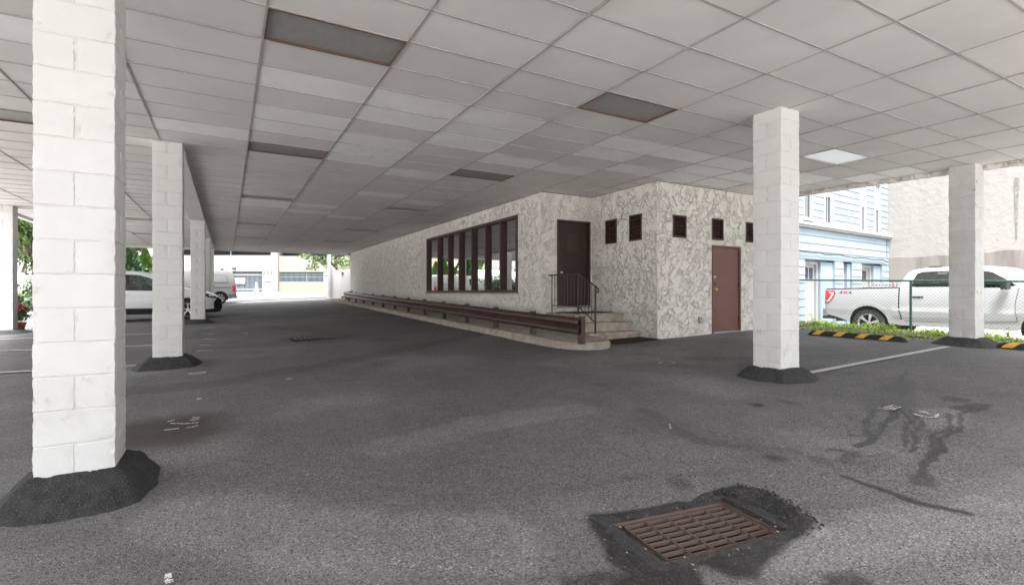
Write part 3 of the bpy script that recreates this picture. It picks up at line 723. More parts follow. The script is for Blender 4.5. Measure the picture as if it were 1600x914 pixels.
# the room behind the glass
mb = MB(); mb.quad((6.6, 10.2, .9), (11.3, 10.2, .9), (11.3, 30, .9), (6.6, 30, .9)); mb.quad((6.6, 10.2, H+2.1), (11.3, 10.2, H+2.1), (11.3, 30, H+2.1), (6.6, 30, H+2.1))
mb.quad((11.3, 10.2, .9), (11.3, 30, .9), (11.3, 30, H+2.1), (11.3, 10.2, H+2.1)); mb.quad((6.6, 10.2, .9), (11.3, 10.2, .9), (11.3, 10.2, H+2.1), (6.6, 10.2, H+2.1)); mb.quad((6.6, 22, .9), (11.3, 22, .9), (11.3, 22, H+2.1), (6.6, 22, H+2.1))
sub('inner_room', mb, room_m, bld)
mb = MB()
for k in range(9):
    y = 11.14+k*.085; mb.box((6.56, y, WZ0+.02), (6.572, y+.08, WZ1-.02))
sub('window_blind', mb, blind_m, bld)
for (x, y) in ((8.6, 16.4), (8.6, 19.2)):
    mb = MB(); mb.box((x-.3, y-.6, H+2.05), (x+.3, y+.6, H+2.08)); sub('room_light', mb, roomlight_m, bld)
# louvre vents
def louvre(ax, c, a0, a1, z0, z1):
    def B(mb, a, b_, d0, d1, za, zb): mb.box((c+d0, a, za), (c+d1, b_, zb)) if ax == 'x' else mb.box((a, c+d0, za), (b_, c+d1, zb))
    mb = MB(); w_ = .035
    B(mb, a0, a1, -.015, .09, z0, z0+w_); B(mb, a0, a1, -.015, .09, z1-w_, z1); B(mb, a0, a0+w_, -.015, .09, z0+w_, z1-w_); B(mb, a1-w_, a1, -.015, .09, z0+w_, z1-w_)
    fo = sub('louvre_vent', mb, brown_m, bld, bevel=.003)
    mb = MB(); B(mb, a0+w_, a1-w_, .10, .12, z0, z1); mb.obj('backing', dark_m, fo)
    n = 6
    for k in range(n):
        zc = z0+w_+(z1-z0-2*w_)*(k+.5)/n; dz = (z1-z0)/n*.42
        def Q(a, d, z): return (c+d, a, z) if ax == 'x' else (a, c+d, z)
        p = [(0.0, zc-dz), (.008, zc-dz-.006), (.078, zc+dz-.006), (.07, zc+dz)]
        mb = MB(); mb.extrude([Q(a0+w_+.001, d, z) for d, z in p], (Vector(Q(a1-w_-.001, 0, 0))-Vector(Q(a0+w_+.001, 0, 0)))); mb.obj('slat', brown_m, fo)
for h in LVC: louvre('x', 7.88, *h)
for h in LVD: louvre('y', 7.78, *h)
# dark entrance door at the head of the steps
mb = MB(); a, b_, z0, z1 = 6.82, 7.80, H-.35, H+1.73
mb.box((a, 9.925, z0+.03), (a+.05, 10.06, z1-.05)); mb.box((b_-.05, 9.925, z0+.03), (b_, 10.06, z1-.05)); mb.box((a, 9.925, z1-.05), (b_, 10.06, z1)); 
df = sub('door_frame', mb, brown_m, bld, bevel=.003)
mb = MB(); mb.box((a+.055, 9.975, z0+.035), (b_-.055, 10.02, z1-.055)); d1 = sub('door', mb, darkbrown_m, bld, bevel=.003); d1['label'] = 'dark brown steel door at the head of the steps'
mb = MB(); mb.box((a+.30, 9.969, H+.98), (a+.62, 9.9745, H+1.42)); mb.obj('notice', brown_m, d1)
mb = MB(); mb.lathe([(0, 0), (.028, .0), (.028, .008), (.012, .012), (.012, .03), (.026, .04), (.026, .055), (.0, .062)], (a+.13, 9.975, H+.48), 'y', 14)
mb.v = [(x, 2*9.975-y, z) for x, y, z in mb.v]; mb.obj('door_knob', steel_m, d1, smooth=True)
mb = MB(); mb.box((a-.0, 9.90, z0-.02), (b_, 10.05, z0+.028)); sub('door_sill', mb, white_m, bld)
# red-brown utility door
a, b_, z0, z1 = DD[0], DD[1], Gf(10, 7.7)-.0, DD[3]
mb = MB(); mb.box((a, 7.755, z0), (a+.045, 7.90, z1-.045)); mb.box((b_-.045, 7.755, z0), (b_, 7.90, z1-.045)); mb.box((a, 7.755, z1-.045), (b_, 7.90, z1)); sub('door_frame', mb, reddoor_m, bld, bevel=.003)
mb = MB(); mb.box((a+.048, 7.79, z0+.05), (b_-.048, 7.84, z1-.048)); d2 = sub('door', mb, reddoor_m, bld, bevel=.003); d2['label'] = 'red-brown steel door in the right hand stucco wall'
mb = MB(); mb.box((a+.03, 7.735, z0-.02), (b_-.03, 7.80, z0+.045)); sub('door_sill', mb, white_m, bld)
mb = MB(); c = (a+.105, 0, z0+.99); mb.lathe([(0, 7.79), (.033, 7.79), (.033, 7.78), (.013, 7.775), (.013, 7.755), (.030, 7.742), (.032, 7.728), (.018, 7.716), (0, 7.714)], c, 'y', 16); mb.obj('door_knob', brass_m, d2, smooth=True)
for dz in (1.12, 1.28): 
    mb = MB(); mb.lathe([(0, 7.79), (.026, 7.79), (.026, 7.778), (0, 7.776)], (a+.10, 0, z0+dz), 'y', 14); mb.obj('lock', steel_m if dz > 1.2 else blackplastic_m, d2)
for dz in (.25, 1.05, 1.78):
    mb = MB(); mb.tube([(b_-.05, 7.784, z0+dz), (b_-.05, 7.784, z0+dz+.1)], .012, 8); mb.obj('hinge', blackplastic_m, d2)
mb = MB(); p = ony(1093, 500, 7.78); mb.box((p.x-.045, 7.735, p.z-.07), (p.x+.045, 7.779, p.z+.07)); sub('outlet_box', mb, mat('grey box', (.30, .30, .30), .5), bld, bevel=.004)
# small wall hook beside the dark door
# steps
st = empty('entrance_steps', (7.2, 9, .4), 'three worn concrete steps with landing below the dark door', 'steps')
SX0, SX1 = 6.50, 7.875
for k, (yf, zt, zb) in enumerate([(8.83, H-.465, .1), (8.55, H-.655, .1), (8.27, H-.84, .1)]):
    sx0 = SX0-.02*k
    mb = MB(); yb_ = 9.945 if k == 0 else [8.83, 8.55][k-1]+.03
    mb.box((sx0, yf-.02, zt-.055), (SX1, yb_, zt)); sub('tread', mb, step_m, st, bevel=.008)
    mb = MB(); mb.box((sx0+.015, yf+.015, zb), (SX1-.001, yb_-.001, zt-.056)); sub('riser', mb, step_m, st, bevel=.004)
def mat_rug(x0, x1, y0, y1, z, label):
    mb = MB(); n = 26; mb.box((x0, y0, z), (x1, y1, z+.006))
    for i in range(n): 
        x = x0+(x1-x0)*(i+.2)/n; mb.box((x, y0+.01, z+.006), (x+(x1-x0)/n*.55, y1-.01, z+.013))
    o = mb.obj('door_mat', rubber_m); tag(o, label, 'door mat'); return o
mat_rug(6.62, 7.75, 9.05, 9.75, H-.463, 'black rubber mat on the landing below the dark door')
zz = Gf(7.2, 7.85)
om = mat_rug(-.58, .58, -.30, .30, 0, 'black ribbed mat lying on the asphalt at the foot of the steps'); om.location = (7.22, 7.93, zz+.012); om.rotation_euler = (.0, -.024, R(0))
# handrail
hr = empty('handrail', (6.55, 8.8, H-.46), 'thin iron handrail with upright bars beside the steps', 'handrail')
hx = 6.56; T0, T1 = 9.72, 8.77
def bar(name, pts, r, n=6): mb = MB(); mb.tube(pts, r, n); return sub(name, mb, iron_m, hr, smooth=True)
zt = H+.40; zl = H-.30
bar('top_rail', [(hx, 9.90, zt-.01), (hx, 9.86, zt), (hx, T1, zt), (hx, 8.15, H+.11), (hx, 8.08, H+.05), (hx, 8.09, H-.0), (hx, 8.14, H+.02)], .016, 8)
bar('bottom_rail', [(hx, 9.80, zl), (hx, T1, zl), (hx, 8.20, H-.62)], .012)
bar('newel', [(hx, T1, H-.465), (hx, T1, zt)], .020, 8); bar('newel', [(hx, 8.19, H-.84), (hx, 8.19, H+.12)], .020, 8); bar('newel', [(hx, 9.78, H-.465), (hx, 9.78, zt)], .012)
for k in range(8):
    y = 9.66-k*.125
    if y > 8.8: bar('baluster', [(hx, y, zl), (hx, y, zt)], .0085)
for k in range(4):
    y = 8.655-k*.115; f = (T1-y)/(T1-8.15); bar('baluster', [(hx, y, zl+(-.32)*(T1-y)/.57), (hx, y, zt-.29*f)], .0085)

# kerb island along the wall
def island():
    out = [(5.30, 31.2), (5.30, 20), (5.30, 14.3), (5.36, 9.7), (5.36, 8.3), (5.40, 7.80), (5.50, 7.53), (5.68, 7.36), (5.9, 7.28), (6.12, 7.30), (6.30, 7.42), (6.42, 7.62), (6.46, 7.9), (6.46, 8.26), (6.379, 8.28), (6.379, 31.2)]
    o2 = []
    for (a, b_) in zip(out, out[1:]+out[:1]):
        n = max(1, int(math.hypot(b_[0]-a[0], b_[1]-a[1])/1.5)); o2 += [(a[0]+(b_[0]-a[0])*t/n, a[1]+(b_[1]-a[1])*t/n) for t in range(n)]
    bm = bmesh.new(); top = [bm.verts.new((x, y, Gf(x, y)+.135)) for x, y in o2]; mid = [bm.verts.new((x, y, Gf(x, y)+.135)) for x, y in o2]
    for v in mid: pass
    cen = (5.9, 0)
    bot = []
    for i, (x, y) in enumerate(o2): bot.append(bm.verts.new((x-.012 if x < 5.6 else x, y-.0, Gf(x, y)-.06)))
    bmesh.ops.delete(bm, geom=mid, context='VERTS')
    f = bm.faces.new(top); n = len(top)
    for i in range(n): bm.faces.new((top[i], bot[i], bot[(i+1) % n], top[(i+1) % n]))
    bmesh.ops.recalc_face_normals(bm, faces=bm.faces)
    bmesh.ops.bevel(bm, geom=[e for e in bm.edges if all(v in top for v in e.verts)], offset=.028, segments=3, affect='EDGES')
    bmesh.ops.triangulate(bm, faces=[f for f in bm.faces if len(f.verts) > 4])
    me = bpy.data.meshes.new('kerb'); bm.to_mesh(me); bm.free(); me.polygons.foreach_set('use_smooth', [True]*len(me.polygons)); me.set_sharp_from_angle(angle=R(50))
    o = newobj('kerb', me, concrete_m); tag(o, 'raised concrete kerb strip below the window wall', kind='structure')
island()
# guard rail
gr = empty('guard_rail', (5.55, 18, .6), 'long brown steel guard rail on timber-brown posts along the window wall', 'guard rail')
prof = [(0, 0), (-.018, .012), (-.062, .05), (-.062, .10), (-.018, .135), (-.004, .155), (-.018, .175), (-.062, .21), (-.062, .26), (-.018, .298), (0, .31)]
def beam_mesh():
    ys = list(np.arange(7.28, 28.2, 1.0))+[28.2]; x0 = 5.50; th = .006; vs = []; n = len(prof)
    for y in ys:
        zb = Gf(x0, y)+.135+.155
        vs += [(x0+px_, y, zb+pz) for px_, pz in prof]+[(x0+px_+th, y, zb+pz) for px_, pz in prof]
    fs = []
    for i in range(len(ys)-1):
        a = i*2*n; b_ = a+2*n
        for k in range(n-1): fs += [(a+k, b_+k, b_+k+1, a+k+1), (a+n+k, a+n+k+1, b_+n+k+1, b_+n+k)]
        fs += [(a, a+n, b_+n, b_), (a+n-1, b_+n-1, b_+2*n-1, a+2*n-1)]
    for a in (0, (len(ys)-1)*2*n): fs += [(a+k, a+k+1, a+n+k+1, a+n+k) for k in range(n-1)]
    mb = MB(); mb.add(vs, fs); return mb
sub('rail_beam', beam_mesh(), rail_m, gr, smooth=True)
for k in range(13):
    y = 7.33+k*1.665 if k else 7.33
    zb = Gf(5.55, y)+.13
    mb = MB(); mb.box((5.508, y-.055, zb), (5.60, y+.055, zb+.50)); sub('post', mb, rail_m, gr, bevel=.006)
    if k % 2 == 0:
        for dz in (.27, .38): 
            mb = MB(); mb.tube([(5.44, y, zb+dz-.03), (5.43, y, zb+dz-.03)], .014, 6); sub('bolt', mb, rail_m, gr)

# ================================================================== CATCH BASIN
def basin():
    zc = Gf(GR_C.x, GR_C.y)-.002
    t = empty('drain_grate', (GR_C.x, GR_C.y, zc), 'rusty steel drain grate set in dark patched asphalt in the foreground', 'drain grate', rz=GR_A)
    sl = (Gf(GR_C.x+.3, GR_C.y)-Gf(GR_C.x-.3, GR_C.y))/.6
    W_, D_ = GW-.01, GD-.01
    b = MB()
    for a, c in [((-GW-.004, -GD-.004), (GW+.004, -GD+.008)), ((-GW-.004, GD-.008), (GW+.004, GD+.004)), ((-GW-.004, -GD+.008), (-GW+.008, GD-.008)), ((GW-.008, -GD+.008), (GW+.004, GD-.008))]:
        b.box((a[0], a[1], -.09), (c[0], c[1], .006))
    b.obj('frame', ironrust_m, t)
    b = MB(); rr = random.Random(4); N = 44; ri = []; ro = []
    for k in range(N):
        f = k/N*4; sd_ = int(f); q = f-sd_; x, y = [(-1+2*q, -1), (1, -1+2*q), (1-2*q, 1), (-1, 1-2*q)][sd_]
        ri.append((x*(GW+.003), y*(GD+.003))); e = rr.uniform(.03, .10); ro.append((x*(GW+e), y*(GD+e)))
    def wz(p, dz): return (p[0], p[1], Gf(GR_C.x+gu.x*p[0]+gv.x*p[1], GR_C.y+gu.y*p[0]+gv.y*p[1])-zc+dz)
    for k in range(N):
        k2 = (k+1) % N; b.quad(wz(ri[k], .011), wz(ri[k2], .011), wz(ro[k2], .004), wz(ro[k], .004)); b.quad(wz(ri[k], -.05), wz(ri[k2], -.05), wz(ri[k2], .011), wz(ri[k], .011)); b.quad(wz(ro[k], -.03), wz(ro[k2], -.03), wz(ro[k2], .004), wz(ro[k], .004))
    b.obj('asphalt_collar', tarpatch_m, t)
    nr = 8
    for k in range(nr):
        y = -GD+.035+(2*GD-.07)*k/(nr-1); b = MB(); b.box((-GW+.06, y-.003, -.024), (GW-.03, y+.004, -.002)); b.obj('bearing_bar', ironrust_m, t)
    for k in range(6):
        x = -GW+.06+(2*GW-.09)*k/5; b = MB(); b.box((x-.0035, -GD+.03, -.034), (x+.0035, GD-.03, -.0008)); b.obj('cross_bar', ironrust_m, t)
    # rim of silt between grate and frame
    b = MB(); b.box((-GW+.012, -GD+.012, -.05), (-GW+.055, GD-.012, -.012)); b.box((GW-.03, -GD+.012, -.05), (GW-.012, GD-.012, -.010)); b.box((-GW+.055, GD-.03, -.05), (GW-.03, GD-.012, -.010)); b.box((-GW+.055, -GD+.012, -.05), (GW-.03, -GD+.030, -.014))
    b.obj('silt', tarpatch_m, t)
    b = MB(); z0 = -.55
    x, y = GW+.01, GD+.01
    for p in [((-x,-y),(x,-y)), ((x,-y),(x,y)), ((x,y),(-x,y)), ((-x,y),(-x,-y))]: b.quad((*p[0], -.01), (*p[1], -.01), (*p[1], z0), (*p[0], z0))
    b.quad((-x,-y,z0), (x,-y,z0), (x,y,z0), (-x,y,z0)); b.obj('pit', mat('pit concrete', (.015, .013, .012), .95), t, fix=False)
    v = []
    r = np.random.default_rng(3); mb = MB()
    for q in range(170):
        u_ = r.normal()*.42; w_ = r.normal()*.27
        if abs(u_) < GW-.03 and abs(w_) < GD-.03:
            if r.random() < .8: continue
            zl_ = .002
        else: zl_ = None
        X_ = GR_C.x+gu.x*u_+gv.x*w_; Y_ = GR_C.y+gu.y*u_+gv.y*w_; z = Gf(X_, Y_)+(.008 if zl_ is None else .008)
        s = r.uniform(.003, .011); a = r.uniform(0, 6.28); ca, sa = math.cos(a)*s, math.sin(a)*s; h = r.uniform(.001, .007)
        mb.quad((X_-ca, Y_-sa, z), (X_+sa*.5, Y_-ca*.5, z+h), (X_+ca, Y_+sa, z+h*.4), (X_-sa*.5, Y_+ca*.5, z))
    o = mb.obj('leaf_litter', debris_m, fix=False); tag(o, 'dry leaf crumbs scattered round the drain grate', 'litter', kind='stuff')
basin()
def rubble():
    """crumbled asphalt along the broken far edge of the patch"""
    r = np.random.default_rng(8); mb = MB(); P = [ong(*p) for p in [(1128,768),(1165,765),(1200,776),(1240,798),(1272,822)]]
    for q in range(1500):
        k = r.integers(0, 4); t_ = r.random(); x = P[k][0]*(1-t_)+P[k+1][0]*t_+r.normal()*.028; y = P[k][1]*(1-t_)+P[k+1][1]*t_+r.normal()*.028
        s = r.uniform(.002, .008); z = Gf(x, y)+r.uniform(.008, .032); a = r.random(4)*.6+.7
        mb.add([(x-s*a[0], y-s, z-.004), (x+s, y-s*a[1], z-.004), (x+s*a[2], y+s, z-.004), (x-s, y+s*a[3], z-.004), (x, y, z+s*1.1)], [(0,1,4),(1,2,4),(2,3,4),(3,0,4)])
    tag(mb.obj('asphalt_rubble', tarpatch_m, fix=False), 'crumbled black asphalt ridge along the far edge of the drain patch', 'rubble', kind='stuff')
rubble()
def far_drain():
    x, y = ong(500, 528); z = Gf(x, y)
    t = empty('drain_grate', (x, y, z), 'dark flat drain grate far down the drive before the guard rail', 'drain grate')
    b = MB(); b.box((-.62, -.32, -.01), (.62, .32, .008)); b.obj('frame', dark_m, t)
    for k in range(11): b = MB(); b.box((-.55+k*.105, -.28, .008), (-.50+k*.105, .28, .016)); b.obj('bearing_bar', ironrust_m, t)
far_drain()

# ================================================================== PAINT ON THE ASPHALT
def stroke(name, segs, wdt, m, label, kind='structure', dz=.013):
    mb = MB()
    for P in segs:
        P = [Vector((*p, 0)) for p in P]; fine = []
        for a, b_ in zip(P[:-1], P[1:]):
            n = max(1, int((b_-a).length/.12)); fine += [a.lerp(b_, t/n) for t in range(n)]
        fine.append(P[-1]); L_, R_ = [], []
        for i, p in enumerate(fine):
            d = (fine[min(i+1, len(fine)-1)]-fine[max(i-1, 0)]).normalized(); nn = Vector((-d.y, d.x, 0))*wdt/2
            for q, s in ((L_, 1), (R_, -1)): v = p+nn*s; q.append((v.x, v.y, Gf(v.x, v.y)+dz))
        for i in range(len(fine)-1): mb.quad(R_[i], R_[i+1], L_[i+1], L_[i])
    o = mb.obj(name, m, fix=False); o['kind'] = kind; o['label'] = label; return o
stroke('parking_line', [[(6.72, 4.02), (11.35, 4.13)]], .10, paint_line_m, 'white parking line running from the central pillar to the fence pillar')
stroke('parking_line', [[(-5.3, 10.9), (-2.98, 10.42), (-1.12, 9.965)]], .10, paint_line_m, 'white parking line behind the foreground pillar')
stroke('parking_line', [[(-5.2, 14.3), (-3.94, 13.78), (-1.3, 12.9)]], .10, paint_line_m, 'second white parking line in the left bays')
stroke('parking_line', [[(-5.3, 17.0), (-4.76, 16.65), (-1.3, 15.7)]], .10, paint_line_m, 'third white parking line in the left bays')
stroke('parking_line', [[(-5.2, 20.9), (-2.77, 20.2), (-1.6, 19.9)]], .08, paint_line_m, 'fourth white parking line below the white crossover')
def pst(pix): return [ong(*p) for p in pix]
def zp(L, ox, oy, s): return [[ong(ox+x/s, oy+y/s) for x, y in P] for P in L]
stroke('stall_number', zp([[(430,270),(560,270),(620,280),(660,305)],[(320,300),(440,305),(560,310),(680,325)],[(225,262),(330,245),(430,240)]], 980, 540, 13.33), .045, mat('worn stall paint', (.34, .34, .33), .8, world=True, speck=(60, .53, (.085, .085, .085))), 'worn first figure of the stall number left of the central pillar')
stroke('stall_number', zp([[(655,375),(720,345),(860,335),(960,355),(1000,370),(900,390),(780,400),(700,390),(655,375)]], 980, 540, 13.33), .05, MATS['worn stall paint'], 'worn zero of the stall number left of the central pillar')
stroke('stall_number', zp([[(990,420),(1100,400),(1250,395)],[(1060,435),(1250,430)],[(1260,462),(1340,440),(1500,430)]], 980, 540, 13.33), .04, MATS['faded number paint'], 'faded last figure of the stall number left of the central pillar')
stroke('stall_number', zp([[(330,292),(400,300),(480,318),(560,318),(600,290),(660,280),(550,248),(480,270),(430,285),(500,300),(560,280)]], 1340, 610, 10), .022, paint_mark_m, 'small worn white figure among the water runs')
stroke('stall_number', zp([[(875,380),(950,405),(1040,428),(1160,440),(1230,430),(1250,385),(1310,390)],[(950,345),(1050,360),(1140,385)],[(1000,352),(1100,352)]], 1340, 610, 10), .026, paint_mark_m, 'curved worn white figure right of the water runs')
stroke('stall_number', zp([[(960,275),(1060,270)],[(660,325),(740,298)],[(690,345),(860,350),(1040,335)],[(610,432),(700,420),(800,408)],[(880,405),(960,392),(1030,372)],[(1050,290),(1000,300),(930,305)]], 180, 620, 8), .028, paint_mark_m, 'flaked white stall figure on the brown stain')
stroke('stall_number', zp([[(430,400),(470,395),(545,388)],[(440,405),(500,400),(540,392)]], 180, 480, 3.808), .05, paint_mark_m, 'small flaked white mark before the second pillar')
stroke('paint_mark', zp([[(485,262),(580,260)],[(765,158),(790,160)],[(1030,430),(1042,433)],[(485,552),(510,550)],[(425,342),(450,343)]], 180, 480, 3.808), .07, paint_mark_m, 'short leftover white paint dashes on the drive')
stroke('paint_mark', zp([[(520,192),(600,192)],[(500,228),(570,227)],[(530,125),(600,125)],[(520,160),(590,160)]], 180, 480, 3.808), .06, paint_line_m, 'row of faint white dashes right of the second pillar')
stroke('paint_mark', [pst([(264,899),(262,908),(266,914)])], .03, paint_mark_m, 'chipped white paint fleck at the bottom edge of the picture')
stroke('paint_mark', [pst([(1046,664),(1048,672)])], .014, mat('yellowed paint', (.40, .37, .28), .8), 'yellowed paint fleck in the middle of the asphalt')
# wheel stops
def wheel_stop(p0, p1, label):
    p0, p1 = Vector((*p0, 0)), Vector((*p1, 0)); d = p1-p0; L_ = d.length; c = (p0+p1)/2; ang = math.atan2(d.y, d.x)
    z = Gf(c.x, c.y); sl = math.atan2(Gf(*p1.xy)-Gf(*p0.xy), L_)
    t = empty('wheel_stop', (c.x, c.y, z+.004), label, 'wheel stop', 'black and yellow rubber wheel stops'); t.rotation_euler = (0, -sl, ang)
    pr = [(-.075, 0), (-.06, .06), (-.035, .10), (.035, .10), (.06, .06), (.075, 0)]
    b = MB(); n = len(pr); xs = [(-L_/2, .25), (-L_/2+.05, .8), (-L_/2+.1, 1), (L_/2-.1, 1), (L_/2-.05, .8), (L_/2, .25)]
    vs = [(x, y, zz_*k) for x, k in xs for y, zz_ in pr]
    fs = [(i*n+k, i*n+k+1, (i+1)*n+k+1, (i+1)*n+k) for i in range(len(xs)-1) for k in range(n-1)]+[tuple(range(n)), tuple((len(xs)-1)*n+k for k in range(n))]
    b.add(vs, fs); b.obj('body', rubber_m, t)
    for k in range(4):
        x = -L_/2+.20+k*(L_-.40)/3.3; b = MB(); w_ = .15; sk_ = .05
        for a in range(n-1):
            if a == 2: q0, q1 = pr[2], pr[3]
            else: q0, q1 = pr[a], pr[a+1]
            s0, s1 = sk_*(a-2.5), sk_*(a-1.5); e = .004
            def pp(q, xx): 
                ny = q[0]/.075*e; return (xx, q[0]+ny, q[1]+e)
            if q0[1] == 0: q0 = (q0[0]*.97, .012)
            if q1[1] == 0: q1 = (q1[0]*.97, .012)
            b.quad(pp(q0, x+s0), pp(q0, x+s0+w_), pp(q1, x+s1+w_), pp(q1, x+s1))
        b.obj('yellow_band', yellow_m, t, fix=False)
    return t
wheel_stop((11.17, 6.52), (11.47, 4.80), 'black and yellow wheel stop on the asphalt before the pickup')
wheel_stop((11.98, 3.66), (12.25, 1.95), 'black and yellow wheel stop cut by the right edge of the picture')
wheel_stop((-5.3, 18.3), (-5.72, 20.5), 'black and yellow wheel stop at the left edge beside the pillar')

# ================================================================== CARS
def inside_poly(p, P):
    x, y = p; r = False; n = len(P)
    for i in range(n):
        x0, y0 = P[i]; x1, y1 = P[(i+1) % n]
        if (y0 > y) != (y1 > y) and x < (x1-x0)*(y-y0)/(y1-y0)+x0: r = not r
    return r
def arc(cx, cz, r, a0, a1, n=14): return [(cx+r*math.cos(R(a0+(a1-a0)*k/n)), cz+r*math.sin(R(a0+(a1-a0)*k/n))) for k in range(n+1)]
def panel(outline, holes, hw, step=.12):
    """triangulated side panel; returns verts (x, hw(x,z), z) and tris"""
    vs = []; ed = []
    for P in [outline]+holes:
        Q = []
        for a, b_ in zip(P, P[1:]+P[:1]):
            n = max(1, int(math.hypot(b_[0]-a[0], b_[1]-a[1])/step)); Q += [(a[0]+(b_[0]-a[0])*t/n, a[1]+(b_[1]-a[1])*t/n) for t in range(n)]
        b0 = len(vs); vs += Q; ed += [(b0+i, b0+(i+1) % len(Q)) for i in range(len(Q))]
    xs = [p[0] for p in outline]; zs = [p[1] for p in outline]
    x = min(xs)+step/2
    while x < max(xs):
        z = min(zs)+step/3
        while z < max(zs):
            if inside_poly((x, z), outline) and not any(inside_poly((x, z), h) for h in holes): vs.append((x+.001*math.sin(z*50), z))
            z += step*.6
        x += step
    r = delaunay_2d_cdt([Vector(v) for v in vs], ed, [], 0, 1e-5)
    V = [(v.x, v.y) for v in r[0]]; T = []
    for f in r[2]:
        c = (sum(V[i][0] for i in f)/len(f), sum(V[i][1] for i in f)/len(f))
        if inside_poly(c, outline) and not any(inside_poly(c, h) for h in holes): T.append(tuple(f))
    return [(x, hw(x, z), z) for x, z in V], T
def wheel(parent, x, y, r, side, rim=.66, name='wheel', spokes=6, w=.24):
    t = bpy.data.objects.new(name, None)
    b = MB(); prof = [(r*rim, -w/2), (r*.80, -w/2-.005), (r*.94, -w/2+.005), (r, -w/2+.03), (r, w/2-.03), (r*.94, w/2-.005), (r*.8, w/2+.005), (r*rim, w/2)]
    b.lathe(prof, axis='y', n=40); me = b.mesh('wheel', tyre_m, smooth=True)
    t = newobj('wheel', me, None, parent); t.location = (x, y, r)
    s = side  # +1 means outer face toward +y
    b = MB(); q = w/2*s
    b.lathe([(r*rim*1.0, q), (r*rim*.95, q+.004*s), (r*rim*.90, q-.02*s), (r*rim*.86, q-.09*s)], axis='y', n=40)
    b.lathe([(r*rim*.88, q-.085*s), (.02, q-.10*s)], axis='y', n=30, mi=1)
    for k in range(spokes):
        a = 2*PI*k/spokes+.3; ca, sa = math.cos(a), math.sin(a)
        for sp in (-.10, .10):
            a2 = a+sp*.9; p0 = Vector((ca*r*.12, q-.03*s, sa*r*.12)); p1 = Vector((math.cos(a2)*r*rim*.92, q-.012*s, math.sin(a2)*r*rim*.92))
            n = Vector((-math.sin(a2), 0, math.cos(a2)))*r*.036
            b.extrude([p0+n, p0-n, p1-n*1.25, p1+n*1.25], (0, -.03*s, 0))
    b.lathe([(0, q-.018*s), (r*.13, q-.02*s), (r*.15, q-.05*s)], axis='y', n=16)
    b.obj('rim', [alloy_m, dark_m], t, smooth=True)
    return t
def vehicle(name, label, cat, loc, rz, Wd, outline, top_lo, top_hi, wins, wheels, paint, hw, sill, glassm=carglass_m, wspokes=6):
    """outline: side view from the rear (x=0) clockwise over the top, then back along the sill with arches; mirrored to both sides"""
    t = empty(name, loc, label, cat, rz=rz)
    V, T = panel(outline, wins, hw, .075)
    b = MB(); b.add([(x, -y, z) for x, y, z in V], T); b.add([(x, y, z) for x, y, z in V], [f[::-1] for f in T])
    # skin across the car from the rear bumper over the roof to the front bumper
    P = outline[top_lo:top_hi+1]; Q = []
    for a, c in zip(P, P[1:]):
        n = max(1, int(math.hypot(c[0]-a[0], c[1]-a[1])/.12)); Q += [(a[0]+(c[0]-a[0])*k/n, a[1]+(c[1]-a[1])*k/n) for k in range(n)]
    Q.append(P[-1]); m = 9; rows = []
    for (x, z) in Q:
        h = hw(x, z); rows.append([(x, -h*math.cos(PI*k/(m-1)) if 0 else h*(2*k/(m-1)-1), z+.035*(1-(2*k/(m-1)-1)**2)) for k in range(m)])
    b.add([p for r_ in rows for p in r_], [(i*m+k, i*m+k+1, (i+1)*m+k+1, (i+1)*m+k) for i in range(len(rows)-1) for k in range(m-1)])
    me = b.mesh(name, paint, fix=False); bm = bmesh.new(); bm.from_mesh(me); bmesh.ops.remove_doubles(bm, verts=bm.verts, dist=.0008); bmesh.ops.recalc_face_normals(bm, faces=bm.faces); bm.to_mesh(me); bm.free()
    me.polygons.foreach_set('use_smooth', [True]*len(me.polygons)); me.set_sharp_from_angle(angle=R(32))
    newobj('body', me, None, t)
    # dark inside and arches
    xs = [p[0] for p in outline]; b = MB()
    b.box((min(xs)+.25, -Wd/2+.16, sill+.02), (max(xs)-.25, Wd/2-.16, sill+.42))
    b.obj('underbody', blackplastic_m, t)
    for (wx, r, ar) in wheels:
        for s in (-1, 1):
            A = arc(wx, r, ar+.004, -15, 195, 18); b = MB()
            for (a, c) in zip(A, A[1:]): 
                b.quad((a[0], s*(hw(a[0], a[1])-.003), a[1]), (c[0], s*(hw(c[0], c[1])-.003), c[1]), (c[0], s*(Wd/2-.34), c[1]), (a[0], s*(Wd/2-.34), a[1]))
            b.add([(p[0], s*(Wd/2-.34), p[1]) for p in A], [tuple(range(len(A)))]); b.obj('wheel_arch', blackplastic_m, t, fix=False)
            wheel(t, wx, s*(Wd/2-.155), r, s, spokes=wspokes)
    for P in wins:
        c = (sum(p[0] for p in P)/len(P), sum(p[1] for p in P)/len(P))
        V, T = panel([(c[0]+(p[0]-c[0])*1.01, c[1]+(p[1]-c[1])*1.01) for p in P], [], hw, .2)
        for s in (-1, 1):
            b = MB(); b.add([(x, s*(y-.012), z) for x, y, z in V], T); b.obj('side_window', glassm, t, smooth='all', fix=False)
            # rubber seal
            b = MB(); n = len(P)
            for i in range(n):
                a, d = P[i], P[(i+1) % n]; ai, di = [(c[0]+(q[0]-c[0])*.965, c[1]+(q[1]-c[1])*.93) for q in (a, d)]
                b.quad(*[(q[0], s*(hw(*q)-.006), q[1]) for q in (a, d, di, ai)])
            b.obj('window_seal', blackplastic_m, t, fix=False)
    return t
def side_strip(t, name, poly, hw, m, off=.006, both=True, label=None):
    V, T = panel(poly, [], hw, .15)
    for s in ((-1, 1) if both else (-1,)):
        b = MB(); b.add([(x, s*(y+off), z) for x, y, z in V], T); b.add([(x, s*(y-.012), z) for x, y, z in V], [f[::-1] for f in T]); o = b.obj(name, m, t, fix=False)
